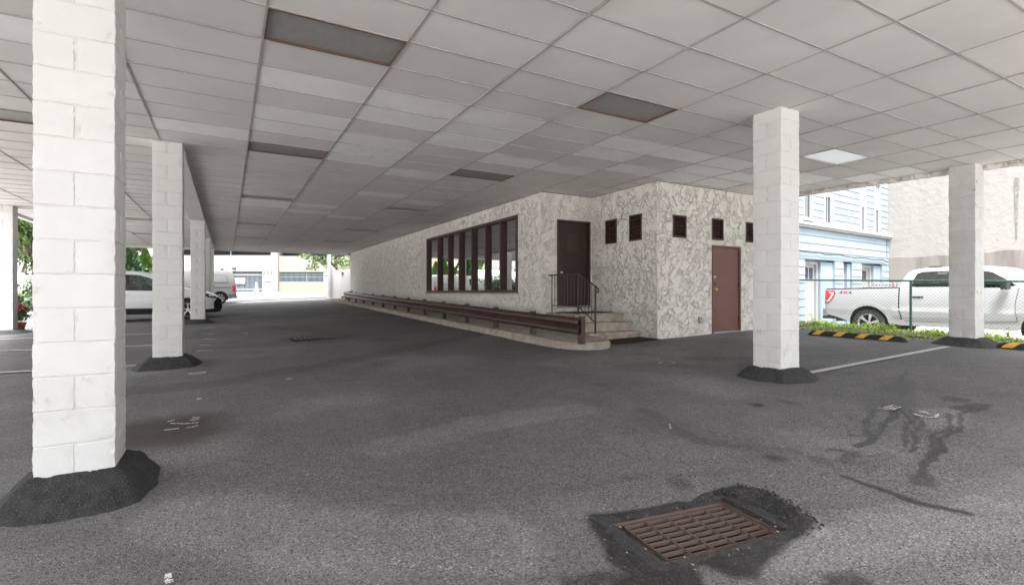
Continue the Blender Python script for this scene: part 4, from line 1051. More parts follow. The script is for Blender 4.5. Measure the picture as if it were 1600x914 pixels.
def seam(t, name, pts, hw, wdt=.010, m=None):
    b = MB()
    for s in (-1, 1):
        pr = None
        for (x, z), (x2, z2) in zip(pts, pts[1:]):
            n = max(1, int(math.hypot(x2-x, z2-z)/.1))
            for k in range(n):
                a = (x+(x2-x)*k/n, z+(z2-z)*k/n); c = (x+(x2-x)*(k+1)/n, z+(z2-z)*(k+1)/n); d = Vector((c[0]-a[0], c[1]-a[1])).normalized(); nn = (-d.y*wdt/2, d.x*wdt/2)
                q = [(a[0]-nn[0], a[1]-nn[1]), (c[0]-nn[0], c[1]-nn[1]), (c[0]+nn[0], c[1]+nn[1]), (a[0]+nn[0], a[1]+nn[1])]
                b.quad(*[(p[0], s*(hw(*p)+.0025), p[1]) for p in q])
    b.obj(name, m or blackplastic_m, t, fix=False)

# --- pickup behind the fence: nose toward -Y, near side at x = 15.9
def hw_truck(x, z):
    W2 = 1.01; h = W2-.02*max(0, (.75-z))/.4
    if z < 1.42: h -= .05*((z-.95)/.5)**2
    else: h -= .045+.16*((z-1.42)/.52)+.02*((z-1.42)/.52)**2
    if 0.9 < z < 1.2: h += 0
    k = 1 if 1.9 < x < 4.45 else .25; h += .022*math.exp(-((z-.80)/.05)**2)*k; h -= .05*max(0, min(1, (.78-z)/.12))*k; h += .03*max(0, min(1, (.62-z)/.1))*k
    if x < .25: h -= .10*((.25-x)/.25)**2
    if x > 5.3: h -= .22*((x-5.3)/.6)**2
    return h
rw, fw, wr, ar = 1.30, 4.98, .415, .50
out = [(.16, .62), (.12, .80), (.10, 1.0), (.10, 1.36), (.14, 1.41), (2.04, 1.44), (2.06, 1.50), (2.13, 1.66), (2.22, 1.83), (2.34, 1.90), (2.6, 1.935), (3.2, 1.945), (3.75, 1.925), (4.02, 1.88), (4.35, 1.66), (4.62, 1.46), (4.85, 1.395), (5.3, 1.35), (5.72, 1.26), (5.84, 1.15), (5.88, .95), (5.88, .55), (5.75, .45),
       (5.55, .44)]+arc(fw, wr, ar, 2, 178)+[(4.4, .40), (2.1, .40)]+arc(rw, wr, ar, 2, 178)+[(.5, .55), (.3, .60)]
winr = [(2.34, 1.45), (2.36, 1.62), (2.43, 1.79), (2.55, 1.835), (3.24, 1.845), (3.24, 1.43), (2.45, 1.43)]
winf = [(3.33, 1.425), (3.33, 1.845), (3.72, 1.83), (3.95, 1.78), (4.22, 1.60), (4.42, 1.45), (4.2, 1.405), (3.7, 1.40)]
tr = vehicle('pickup_truck', 'silver-white crew cab pickup parked behind the chain link fence', 'pickup truck', (15.9+1.01, 8.92, .04), R(-90), 2.02, out, 0, 21, [winr, winf],
             [(rw, wr, ar), (fw, wr, ar)], truckwhite_m, hw_truck, .42, wspokes=6)
side_strip(tr, 'tail_light', [(.115, 1.36), (.40, 1.345), (.43, 1.27), (.36, 1.10), (.24, .98), (.13, .97)], hw_truck, redlamp_m, .012)
side_strip(tr, 'tail_light_strip', [(.25, 1.30), (.37, 1.29), (.37, 1.22), (.25, 1.04), (.17, 1.01), (.17, 1.045), (.225, 1.07), (.325, 1.23), (.325, 1.265), (.25, 1.265)], hw_truck, whitelamp_m, .016)
seam(tr, 'panel_gap', [(2.10, .55), (2.07, .9), (2.07, 1.43)], hw_truck, .028)
seam(tr, 'door_gap', [(3.29, .52), (3.28, 1.0), (3.27, 1.41)], hw_truck); seam(tr, 'door_gap', [(4.42, .6), (4.40, 1.0), (4.46, 1.40)], hw_truck)
seam(tr, 'door_gap', [(2.16, .52), (3.29, .52), (4.42, .6)], hw_truck); seam(tr, 'bed_rail_trim', [(.13, 1.395), (2.05, 1.425)], hw_truck, .03)
A = arc(rw, wr, .60, 20, 160, 16); seam(tr, 'painted_arch_crease', A, hw_truck, .02, mat('truck crease light', (.50, .51, .52), .35, coat=.5))  # flat strip, paler than the body, paints the light along an arch crease
def handle(t, x, z, hw, m):
    for s in (-1, 1): b = MB(); h = hw(x, z); b.box((x-.12, s*h-.006*s-.02, z-.018), (x+.12, s*h+.0+.02, z+.018)); b.obj('door_handle', m, t, bevel=.006)
handle(tr, 2.50, 1.17, hw_truck, blackplastic_m); handle(tr, 3.58, 1.17, hw_truck, blackplastic_m)
for s in (-1, 1):
    b = MB(); b.box((4.22, s*1.02-.0, 1.36), (4.34, s*1.30, 1.58)) if s > 0 else b.box((4.22, -1.30, 1.36), (4.34, -1.02, 1.58)); b.obj('side_mirror', blackplastic_m, tr, bevel=.03)
b = MB(); b.box((0, -.93, .56), (.16, .93, .80)); b.obj('rear_bumper', steel_m, tr, bevel=.03)
b = MB(); b.box((.02, -.96, .50), (.30, .96, .575)); b.obj('bumper_valance', blackplastic_m, tr, bevel=.01)
b = MB(); b.tube([(.45, -.72, .50), (.9, -.70, .46)], .04, 10); b.obj('exhaust_pipe', blackplastic_m, tr, smooth=True)
b = MB(); b.box((1.25, -.70, 1.42), (2.0, .70, 1.56)); o = b.obj('bed_box', truckwhite_m, tr, bevel=.01)
for k in range(8):
    bb = MB(); bb.lathe([(0, 0), (.018, 0)], (1.30+k*.085, -.704, 1.50), 'y', 8); bb.obj('box_hole', blackplastic_m, o, fix=False)
b = MB(); b.tube([(1.82, -.708, 1.42), (1.80, -.708, 1.57)], .014, 6); b.obj('red_strap', redlamp_m, tr)
b = MB(); b.box((2.45, -.25, 1.95), (2.75, -.19, 2.00)); b.obj('roof_antenna', blackplastic_m, tr, bevel=.01)
b = MB(); b.box((2.3, -.85, .62), (4.1, .85, 1.2)); b.obj('seats', mat('dark seat', (.05, .05, .05), .8), tr)
b = MB(); b.box((2.75, -.70, 1.2), (2.95, -.25, 1.62)); b.box((2.75, .25, 1.2), (2.95, .70, 1.62)); b.box((3.75, -.70, 1.2), (3.95, -.25, 1.66)); b.obj('headrest', MATS['dark seat'], tr, bevel=.03)
def text(name, body, size, m, parent, loc, rot, ext=.004, align='CENTER'):
    c = bpy.data.curves.new(name, 'FONT'); c.body = body; c.size = size; c.extrude = ext; c.align_x = align; c.align_y = 'CENTER'; c.materials.append(m)
    tmp = bpy.data.objects.new(name, c); me = bpy.data.meshes.new_from_object(tmp); bpy.data.objects.remove(tmp)
    o = bpy.data.objects.new(name, me); COL.objects.link(o); o.location = loc; o.rotation_euler = rot
    if parent is not None: o.parent = parent
    return o
hE = hw_truck(.7, 1.28)
darkletter_m = mat('dark letter', (.05, .05, .055), .4)
text('emblem', '4', .13, darkletter_m, tr, (.57, -hE-.001, 1.285), (R(90), 0, 0)); text('emblem', '4', .13, darkletter_m, tr, (.83, -hE-.001, 1.285), (R(90), 0, 0))
text('emblem', 'X', .13, redlamp_m, tr, (.70, -hE-.001, 1.285), (R(90), 0, 0))
for o in tr.children:
    if o.name.startswith('emblem'): o.scale = (1.5, 1, 1)

# --- white crossover between the pillars, nose toward +X
def hw_suv(x, z):
    h = .93
    if z > .98: h -= .03+.20*((z-.98)/.65)+.03*((z-.98)/.65)**2
    else: h -= .035*((z-.75)/.3)**2
    if x < .5: h -= .22*((.5-x)/.5)**2
    if x > 3.95: h -= .30*((x-3.95)/.75)**2
    h += .020*math.exp(-((z-.86)/.035)**2)
    return h
rw2, fw2, wr2, ar2 = .85, 3.62, .355, .42
out2 = [(.12, .42), (.03, .55), (.02, .8), (.10, 1.0), (.22, 1.15), (.42, 1.48), (.62, 1.60), (1.1, 1.665), (1.7, 1.68), (2.2, 1.655), (2.6, 1.56), (3.0, 1.36), (3.35, 1.14), (3.7, 1.07), (4.15, .98), (4.45, .86), (4.58, .72), (4.62, .55), (4.58, .32), (4.45, .26), (4.2, .25)]+arc(fw2, wr2, ar2, -8, 188)+[(3.0, .22), (1.4, .22)]+arc(rw2, wr2, ar2, -8, 188)+[(.3, .30)]
w2a = [(.62, 1.08), (.72, 1.38), (.98, 1.52), (1.62, 1.56), (1.60, 1.02), (.75, 1.02)]
w2b = [(1.72, 1.02), (1.74, 1.56), (2.2, 1.545), (2.52, 1.45), (2.85, 1.25), (3.02, 1.07), (2.6, 1.01)]
zs = H-.955
sv = vehicle('parked_crossover', 'white crossover with black lower trim parked between the left pillars', 'car', (-.20-4.62, 20.9+.95, zs), 0, 1.86, out2, 0, 18, [w2a, w2b], [(rw2, wr2, ar2), (fw2, wr2, ar2)], carwhite_m, hw_suv, .25, glassm=clearglass_m, wspokes=5)
side_strip(sv, 'sill_cladding', [(1.30, .215), (1.34, .42), (3.10, .42), (3.16, .215)], hw_suv, blackplastic_m, .012)
side_strip(sv, 'headlight', [(3.98, .92), (4.30, .90), (4.48, .80), (4.50, .74), (4.25, .78)], hw_suv, mat('dark head lamp', (.05, .04, .04), .15, coat=1.), .008)
side_strip(sv, 'front_grille', [(4.42, .24), (4.40, .60), (4.52, .80), (4.62, .70), (4.61, .30)], hw_suv, blackplastic_m, .012)
side_strip(sv, 'bumper_cladding', [(3.98, .245), (4.05, .36), (4.40, .38), (4.58, .44), (4.60, .27)], hw_suv, blackplastic_m, .01)
seam(sv, 'door_gap', [(1.66, .43), (1.67, 1.0)], hw_suv); seam(sv, 'door_gap', [(3.02, .45), (3.03, 1.05)], hw_suv); seam(sv, 'door_gap', [(.95, .8), (.8, 1.0)], hw_suv)
side_strip(sv, 'door_pillar', [(1.60, 1.02), (1.62, 1.565), (1.74, 1.565), (1.72, 1.02)], hw_suv, blackplastic_m, .003)
handle(sv, 1.92, .90, hw_suv, steel_m); handle(sv, .92, .92, hw_suv, steel_m)
b = MB(); b.box((1.5, -.70, .4), (1.75, .70, 1.18)); b.box((2.3, -.7, .4), (2.5, -.15, 1.22)); b.box((2.3, .15, .4), (2.5, .7, 1.22)); b.obj('seat', MATS['dark seat'], sv, bevel=.04)
for s in (-1, 1): b = MB(); b.box((2.86, s*.93-.0, 1.02), (2.98, s*1.10, 1.16)) if s > 0 else b.box((2.86, -1.10, 1.02), (2.98, -.93, 1.16)); b.obj('side_mirror', carwhite_m, sv, bevel=.02)
b = MB(); b.box((4.56, -.55, .36), (4.66, .55, .62)); b.obj('grille', blackplastic_m, sv, bevel=.01)

# --- white van beyond the pillars, tail toward +X
def hw_van(x, z):
    h = .87
    if z > 1.0: h -= .13*((z-1.0)/.85)**1.5
    if x < .2: h -= .06*((.2-x)/.2)**2
    if x > 3.9: h -= .2*((x-3.9)/.8)**2
    return h
rw3, fw3, wr3, ar3 = .82, 3.75, .33, .40
out3 = [(.0, .40), (.0, .60), (.03, 1.0), (.10, 1.5), (.18, 1.78), (.32, 1.86), (1.5, 1.88), (2.9, 1.84), (3.2, 1.72), (3.75, 1.18), (4.35, 1.02), (4.6, .85), (4.66, .4), (4.5, .28), (4.25, .26)]+arc(fw3, wr3, ar3, -8, 188)+[(3.2, .25), (1.4, .25)]+arc(rw3, wr3, ar3, -8, 188)+[(.35, .33)]
w3 = [(2.72, 1.10), (2.72, 1.62), (3.05, 1.60), (3.45, 1.22), (3.4, 1.10)]
vn = vehicle('white_van', 'white windowless cargo van parked facing left beyond the far pillars', 'van', (.47, 33.1+.87, H-.655), PI, 1.74, out3, 0, 12, [w3], [(rw3, wr3, ar3), (fw3, wr3, ar3)], vanwhite_m, hw_van, .28, wspokes=7)
side_strip(vn, 'rear_bumper', [(-.02, .33), (-.02, .56), (.42, .56), (.40, .33)], hw_van, mat('grey bumper', (.16, .165, .18), .6), .03)
side_strip(vn, 'tail_light', [(.05, .72), (.07, 1.05), (.20, 1.05), (.22, .80), (.16, .70)], hw_van, redlamp_m, .01)
seam(vn, 'slide_rail', [(.30, .93), (2.4, .93)], hw_van, .035); 
wp = [(.45, 1.22), (.50, 1.62), (1.45, 1.64), (1.48, 1.22)]; side_strip(vn, 'side_panel', wp, hw_van, vanwhite_m, .012); seam(vn, 'panel_gap', [(1.6, .4), (1.6, 1.75)], hw_van); seam(vn, 'panel_rim', wp+[wp[0]], lambda x, z: hw_van(x, z)+.012, .03, mat('van panel shade', (.13, .135, .14), .4))
seam(vn, 'door_gap', [(2.6, .4), (2.62, 1.7)], hw_van)

# ================================================================== FENCE, WEEDS
def fence():
    t = empty('chain_link_fence', (13.5, 5, .4), 'green chain link fence before the pickup', 'fence'); FX = 13.6
    def top(y): return Gf(13.4, y)+1.165
    b = MB(); ys = np.arange(-1, 11.01, 1.); b.tube([(FX, y, top(y)) for y in ys], .021, 8); sub('top_rail', b, green_m, t, smooth=True)
    for y in (-.9, 2.25, 5.62, 8.95): b = MB(); b.tube([(FX, y, Gf(13.4, y)-.2), (FX, y, top(y)+.02)], .027, 8); sub('post', b, green_m, t, smooth=True)
    b = MB(); st_ = .078; h = 1.10; y = -1-h
    r = .0031
    while y < 11:
        for s in (1, -1):
            a = (y, 0.) if s == 1 else (y+h, 0.); c = (y+h, h) if s == 1 else (y, h)
            ya, yb_ = a[0], c[0]
            lo, hi = max(min(ya, yb_), -1), min(max(ya, yb_), 11)
            if hi-lo < .05: continue
            def pz(yy): tt = (yy-ya)/(yb_-ya); return top(yy)-.02-h+h*tt
            p, q = Vector((FX+.004*s, lo, pz(lo))), Vector((FX+.004*s, hi, pz(hi))); b.tube([p, q], r, 3, cap=False)
        y += st_
    o = sub('chain_link_mesh', b, wire_m, t); o['kind'] = 'stuff'
fence()
def weeds():
    r = np.random.default_rng(5); V = []; Fc = []
    def blade(x, y, z, h, w_, a, lean):
        ca, sa = math.cos(a), math.sin(a); l = h*lean; b0 = len(V)
        V.extend([(x-sa*w_/2, y+ca*w_/2, z), (x+sa*w_/2, y-ca*w_/2, z), (x+sa*w_*.3+ca*l, y-ca*w_*.3+sa*l, z+h), (x-sa*w_*.3+ca*l, y+ca*w_*.3+sa*l, z+h)]); Fc.append((b0, b0+1, b0+2, b0+3))
    for k in range(15000):
        y = r.uniform(-1, 12.5); x = 12.25+(y < 4)*.25*0+r.random()**.8*1.9
        xe = 12.45-.02*y
        if y > 3.3: xe = 12.32-.15*(y-3.3)+.12*math.sin(y*3)+.06*math.sin(y*11)
        xe = max(xe, 11.6)
        x = xe+.0+r.random()*(14.05-xe)
        if 11.75 < x < 12.4 and 3.8 < y < 4.4: continue
        cl = .5+.5*math.sin(x*3.1+y*2.3)*math.sin(y*4.7+1.3*x); h = r.uniform(.015, .055)+.06*cl**2*r.random()
        if abs(x-13.6) < .25: h += .03*r.random()
        if x > 12.95 or True: blade(x, y, Gf(x, y)-.015 + (.0), h, r.uniform(.008, .028), r.uniform(0, 6.28), r.uniform(.1, .9))
    bl = []
    for k in range(60):
        y = r.uniform(-.5, 10); x = r.uniform(12.9, 13.9); h = r.uniform(.03, .10); bl.append((x, y, Gf(x, y)+h*.7, r.uniform(.08, .2), r.uniform(.1, .3), h))
    v, f = leaves(6000, bl, .022, .55, 9, up=.8); f = f+len(V); V = V+[tuple(q) for q in v]; Fc = Fc+[tuple(q) for q in f]
    o = newobj('weeds', quadmesh('weeds', V, Fc, weed_m)); tag(o, 'bright green weeds and grass growing along the fence', 'weeds', kind='stuff')
weeds()
soil = sheet('grass_verge', np.array([11.75, 12.3, 12.96, 13.6, 13.9, 14.1]), np.arange(7.6, 14, .8), mat('verge soil', (.12, .12, .06), .95, var=.4, vscale=5, world=True), .02)
soil['label'] = 'strip of soil below the weeds'
sheet('verge_soil', np.array([12.5, 12.96, 13.6, 13.9, 14.1]), np.arange(-1, 7.7, .8), MATS['verge soil'], .016, label='narrow strip of soil below the fence')
def tall_weed(px, hgt, seed, label, x=13.25, n=26):
    r = np.random.default_rng(seed); u = (px-800)/F; y = x*(C_-S_*u)/(S_+C_*u); z = Gf(x, y)
    t = empty('tall_weed', (x, y, z), label, 'weed', 'taller weeds against the fence')
    b = MB(); stems = []
    for s in range(3):
        dx, dy = r.normal()*.05, r.normal()*.10; hh = hgt*r.uniform(.7, 1.); stems.append((dx, dy, hh)); b.tube([(0, s*.03, -.02), (dx*.5, dy*.5+s*.03, hh*.6), (dx, dy+s*.03, hh)], [.005, .004, .002], 4)
    b.obj('stem', weed_m, t)
    V = []; Fc = []
    for k in range(n*3):
        s = k % 3; dx, dy, hh = stems[s]; f = r.uniform(.15, 1.); a = r.uniform(0, 6.28); L_ = r.uniform(.04, .09)*(1.0-f*.4); w_ = L_*.28
        c = Vector((dx*f*f, dy*f*f+s*.03, hh*f)); d = Vector((math.cos(a), math.sin(a), r.uniform(-.2, .7))).normalized(); e = Vector((-math.sin(a), math.cos(a), 0))*w_
        b0 = len(V); V += [tuple(c), tuple(c+d*L_*.5+e), tuple(c+d*L_), tuple(c+d*L_*.5-e)]; Fc.append((b0, b0+1, b0+2, b0+3))
    newobj('foliage', quadmesh('foliage', V, Fc, weed_m), None, t)
for px, hg, lab in [(1275, .42, 'tall thin weed left of the pickup bumper'), (1384, .24, 'leafy weed before the rear tyre of the pickup'), (1398, .22, 'leafy weed just right of the rear tyre'),
                    (1455, .20, 'small bushy weed right of the green fence post'), (1476, .18, 'bushy weed left of the peeling pillar'), (1545, .24, 'weed just right of the peeling pillar'), (1580, .30, 'weed beside the right edge of the picture')]:
    tall_weed(px, hg, px, lab)

# ================================================================== BLUE HOUSE and CONCRETE WALL
HD = Vector((.9959, .0906, 0)); HN = Vector((.0906, -.9959, 0)); HC = Vector(ond(1388, 457, 22.0)); HC.z = 0
def onh(px, py, off=0.):
    r = ray(px, py); o = Vector((0, 0, H)); base = HC+HN*off; t = (base-o).dot(HN)/r.dot(HN); p = o+r*t
    return (p-HC).dot(HD), p.z            # s along the facade (negative = left of the corner), z
def house():
    t = empty('blue_house', (HC.x-5, HC.y, .04), 'pale blue two-storey house with white trim behind the pickup', 'house')
    L0 = -13.5
    def P(s, d, z): q = HC+HD*s+HN*d; return (q.x, q.y, z)
    def bx(mb, s0, s1, d0, d1, z0, z1, mi=0):
        v = [P(s, d, z) for z in (z0, z1) for s, d in ((s0, d0), (s1, d0), (s1, d1), (s0, d1))]; mb.add(v, [(0,3,2,1),(4,5,6,7),(0,1,5,4),(1,2,6,5),(2,3,7,6),(3,0,4,7)], mi)
    zt = onh(1320, 361)[1]           # trim band height
    # upper openings
    W = []
    for (x0, x1, y0, y1) in [(1256, 1266.5, 300, 341), (1288, 1298.5, 295, 349.5), (1344, 1351, 313, 361), (1366, 1373, 320, 365)]:
        s0 = onh(x0, 330)[0]; s1 = onh(x1, 330)[0]; xm = (x0+x1)/2; W.append((s0, s1, onh(xm, y1)[1], onh(xm, y1)[1]+2.05))
    B = []
    for (x0, x1, yt) in [(1255, 1302, 412), (1315, 1329, 417), (1344, 1376, 419)]:
        s0 = onh(x0, 420)[0]; s1 = onh(x1, 420)[0]; B.append((s0, s1, .0, 2.45))
    # horizontal siding courses as overlapping boards broken at the openings
    def course(z0, z1, prot, openings, m_, nm):
        segs = [(L0, 0.)]
        for o_ in openings:
            if o_[2] < (z0+z1)/2 < o_[3]:
                n = []
                for a, b_ in segs:
                    if o_[1] <= a or o_[0] >= b_: n.append((a, b_)); continue
                    if a < o_[0]: n.append((a, o_[0]))
                    if o_[1] < b_: n.append((o_[1], b_))
                segs = n
        for a, b_ in segs:
            if b_-a < .02: continue
            mb = MB(); v = [P(s, d, z) for s, d, z in ((a, -.02, z0), (b_, -.02, z0), (b_, .022+prot, z0), (a, .022+prot, z0), (a, -.02, z1), (b_, -.02, z1), (b_, .004+prot, z1), (a, .004+prot, z1))]
            mb.add(v, [(0,3,2,1),(4,5,6,7),(0,1,5,4),(1,2,6,5),(2,3,7,6),(3,0,4,7)]); sub(nm, mb, m_, t)
    z = zt+.10
    Wc = [(a-.09, b_+.09, c-.10, d+.09) for a, b_, c, d in W]
    while z < 8.4: course(z, z+.245, .0, Wc, blue_m, 'siding_course'); z += .25
    z = 0.
    while z < zt-.15: course(z, min(z+.275, zt-.12), .05, B, blue_m, 'siding_course'); z += .28
    mb = MB(); bx(mb, L0, 0, -7, -.25, 0, 8.4, 0); sub('wall', mb, mat('house core', (.40, .52, .64), .9), t)
    mb = MB(); bx(mb, 0.001, .09, -.25, .03, zt+.1, 8.3); sub('corner_trim', mb, white_m, t)
    mb = MB(); bx(mb, L0, .28, .0, .14, zt-.10, zt+.09); bx(mb, L0, .22, .0, .20, zt-.02, zt+.05); sub('trim_band', mb, white_m, t)
    for a, b_, c, d in W:
        mb = MB(); bx(mb, a-.09, a, -.1, .05, c-.02, d+.09); bx(mb, b_, b_+.09, -.1, .05, c-.02, d+.09); bx(mb, a, b_, -.1, .05, d, d+.09); bx(mb, a-.12, b_+.12, -.1, .08, c-.10, c-.02)
        f = sub('window', mb, white_m, t); q = MB(); bx(q, a, b_, -.04, -.03, c, c+(d-c)*.5); o = q.obj('pane', houseglass_m, f)
        q = MB(); bx(q, a, b_, -.03, -.015, c+(d-c)*.5, d); q.obj('roller_shade', white_m, f)
        q = MB(); bx(q, a, b_, -.03, .0, c+(d-c)*.48, c+(d-c)*.52); bx(q, a, a+.03, -.03, .0, c, c+(d-c)*.48); bx(q, b_-.03, b_, -.03, .0, c, c+(d-c)*.48); bx(q, a+.03, b_-.03, -.03, .0, c, c+.04); bx(q, (a+b_)/2-.01, (a+b_)/2+.01, -.029, -.001, c+.04, c+(d-c)*.48); q.obj('sash', white_m, f)
    # ground floor openings: deep reveals, white boarded fronts with small panes
    for k, (a, b_, c, d) in enumerate(B):
        mb = MB(); w_ = .0
        right = b_-[.95, .25, .65][k]
        bx(mb, a, right, -.249, -.20, 0, d); f = sub(['garage_door', 'door', 'garage_door'][k], mb, white_m, t)
        q = MB(); bx(q, a, right, -.2, -.12, d-.1, d); bx(q, a, a+.1, -.2, -.12, 0, d-.1); bx(q, right-.1, right, -.2, -.12, 0, d-.1); q.obj('door_frame', white_m, f)
        if k != 1:
            n = 3 if k == 0 else 2
            for j in range(n):
                s0 = a+.16+(right-a-.30)*j/n; s1 = s0+(right-a-.30)/n*.72
                q = MB(); bx(q, s0, s1, -.198, -.185, d-.62, d-.22); q.obj('pane', houseglass_m, f)
        else:
            q = MB(); bx(q, a+.12, right-.12, -.198, -.17, .1, d-.2); q.obj('door_leaf', white_m, f)
        q = MB(); bx(q, right, b_, -.248, -.02, 0, d); sub('reveal', q, blue_m, t)
    # sagging service cable
    pts = []
    for x, y in [(1245, 392), (1252, 393), (1272, 395), (1280, 394.5), (1290, 398), (1312, 398), (1322, 401), (1335, 403), (1350, 403), (1365, 406), (1378, 406), (1388, 410)]:
        s, z = onh(x, y, .12); pts.append(P(s, .12, z))
    mb = MB(); mb.tube(pts, .022, 5); sub('service_cable', mb, mat('black cable', (.03, .03, .04), .7), t)
    s, z = onh(1374, 380, .1); mb = MB(); mb.tube([P(-.42, .09, zt-.1), P(-.44, .10, zt-.9)], .008, 4); sub('conduit', mb, MATS['black cable'], t)
house()
def concrete_wall():
    t = empty('concrete_wall', (24.6, 5, 0), 'tall pale windowless wall with dirty concrete base behind the pickup', 'building')
    XW = 24.9; mb = MB(); zb = H+1.45
    mb.box((XW, -25, zb), (XW+8, 22, 12)); sub('upper_wall', mb, bright_m, t)
    b = MB(); y = -25.; r = random.Random(3); vs = []; fs = []
    n = 0
    while y < 22:
        zt = zb+.06+r.uniform(-.05, .05); vs += [(XW-.025, y, -.3), (XW-.025, y, zt-.02), (XW-.022, y, zt), (XW-.002, y, zt+.005)]
        if n: 
            for k in range(3): fs.append(((n-1)*4+k, n*4+k, n*4+k+1, (n-1)*4+k+1))
        n += 1; y += .4
    b.add(vs, fs); sub('base_wall', b, baseband_m, t, fix=False)
    # stain below an old vent
    p = onx(1588, 278, XW-.02); b = MB(); 
    for k in range(9):
        w_ = .07-.006*k; b.quad((XW-.016, p.y-w_*(.7+.5*r.random()), p.z-.25*k), (XW-.016, p.y+w_*(.7+.5*r.random()), p.z-.25*k), (XW-.016, p.y+w_*(.6+.5*r.random()), p.z-.25*(k+1)+.01), (XW-.016, p.y-w_*(.6+.5*r.random()), p.z-.25*(k+1)+.01))
    sub('rust_stain', b, mat('wall stain', (.12, .115, .11), .95, var=.5, vscale=8, var2=(.26, .25, .24)), t, fix=False)
concrete_wall()

# ================================================================== PARKING GARAGE beyond the far end
FW = Vector((S_, C_, 0)); RT = Vector((C_, -S_, 0)); GDIST = 62.0
def garage():
    t = empty('parking_garage', tuple(FW*GDIST+RT*(-24)), 'cream precast parking garage with barred openings beyond the street', 'building')
    k = GDIST/F
    def P(px, d, z): q = FW*(GDIST+d)+RT*((px-800)*k); return (q.x, q.y, z)
    def Z(py): return H+(457-py)*k
    def bx(mb, p0, p1, d0, d1, z0, z1, mi=0):
        v = [P(p, d, z) for z in (z0, z1) for p, d in ((p0, d0), (p1, d0), (p1, d1), (p0, d1))]; mb.add(v, [(0,3,2,1),(4,5,6,7),(0,1,5,4),(1,2,6,5),(2,3,7,6),(3,0,4,7)], mi)
    zb = .9
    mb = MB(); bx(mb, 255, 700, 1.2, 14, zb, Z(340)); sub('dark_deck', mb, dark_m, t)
    # walls left part (paler) and right part, with openings left free
    def wallpart(p0, p1, holes, m_, d0, name='wall'):
        A = sorted({p0, p1, *[h[0] for h in holes], *[h[1] for h in holes]}); Zs = sorted({zb, Z(345), *[h[2] for h in holes], *[h[3] for h in holes]}); mb = MB()
        for i in range(len(A)-1):
            for j in range(len(Zs)-1):
                ca, cz = (A[i]+A[i+1])/2, (Zs[j]+Zs[j+1])/2
                if any(h[0] < ca < h[1] and h[2] < cz < h[3] for h in holes): continue
                bx(mb, A[i], A[i+1], d0, 1.15, Zs[j], Zs[j+1])
        sub(name, mb, m_, t)
    Z1, Z2 = Z(399.5), Z(391)
    wallpart(255, 425, [(333, 410, Z(457), Z(424)), (262, 425, Z(399), Z(388))], garage_white_m, .0)
    wallpart(425, 435, [], garage_white_m, -.25, 'wall_pier')
    wallpart(435, 700, [(436, 507, Z(441.5), Z(425)), (436, 600, Z(400), Z(388))], garage_m, .06)
    for py in (416.5,): mb = MB(); bx(mb, 255, 425, -.015, -.001, Z(py), Z(py)+.03); bx(mb, 435, 700, .04, .059, Z(py), Z(py)+.03); sub('reveal_joint', mb, mat('joint grey', (.45, .42, .38), .9), t)
    for px in (424, 431): mb = MB(); bx(mb, px, px+.35, -.27 if px > 425 else -.02, -.252 if px > 425 else -.001, zb, Z(400)); sub('reveal_joint', mb, MATS['joint grey'], t)
    for (p, w_) in ((357.5, 1.2), (421, 3.)): mb = MB(); bx(mb, p, p+w_, .3, .5, Z(399), Z(388)); sub('pier', mb, bars_m if w_ < 2 else garage_m, t)
    # gate
    g = MB(); bx(g, 333, 410, .25, .33, Z(453), Z(451)); bx(g, 333, 410, .25, .33, Z(430.5), Z(429)); bx(g, 333, 410, .25, .33, Z(457), Z(456)); gate = sub('gate', g, bars_m, t)
    p = 334.
    while p < 410: mb = MB(); bx(mb, p, p+.65, .26, .30, Z(457), Z(424.5)); mb.obj('bar', bars_m, gate); p += 1.95
    mb = MB(); bx(mb, 333, 410, .22, .24, Z(429.8), Z(428.2)); mb.obj('header', white_m, gate)
    g = MB(); bx(g, 436, 507, .18, .24, Z(441.3), Z(440)); bx(g, 436, 507, .18, .24, Z(433), Z(432.4)); bx(g, 436, 507, .18, .24, Z(428.6), Z(428)); bx(g, 478, 478.8, .16, .24, Z(441.3), Z(425)); wb = sub('window_grille', g, bars_m, t)
    p = 437.
    while p < 507: mb = MB(); bx(mb, p, p+.55, .19, .22, Z(441.3), Z(425)); mb.obj('bar', bars_m, wb); p += 1.9
    # banner on the gate, sign board, street number, wall lamps, bollard
    s = MB(); bx(s, 366, 382, .14, .17, Z(443.5), Z(434)); ban = sub('banner', s, white_m, t)
    s = MB(); bx(s, 367.5, 381, .125, .138, Z(442.6), Z(441.8)); s.obj('banner_print', bars_m, ban); s = MB(); bx(s, 377.5, 380.5, .125, .138, Z(437.5), Z(435.2)); s.obj('banner_print', mat('pale red print', (.55, .25, .27), .7), ban)
    s = MB(); bx(s, 411.5, 426.5, -.1, -.03, Z(439.5), Z(431)); sg = sub('sign_board', s, white_m, t); s = MB(); bx(s, 411.5, 426.5, -.11, -.03, Z(430.9), Z(430)); sub('sign_ledge', s, MATS['joint grey'], t)
    s = MB(); bx(s, 416, 420, -.115, -.101, Z(434.3), Z(433.6)); s.obj('sign_print', mat('grey print', (.5, .5, .5), .7), sg)
    q = Vector(P(419.5, -.30, Z(425.8))); o = text('street_number', '341', .95, mat('grey numeral', (.10, .10, .10), .7), None, q, (R(90), 0, -TH), .02); kids(t, [o])
    for px, py, w_ in ((366.5, 419.5, 5), (348, 421, 3)): s = MB(); bx(s, px-w_/2, px+w_/2, -.35, -.02, Z(py+1.2), Z(py-1)); sub('wall_lamp', s, dark_m, t, bevel=.02)
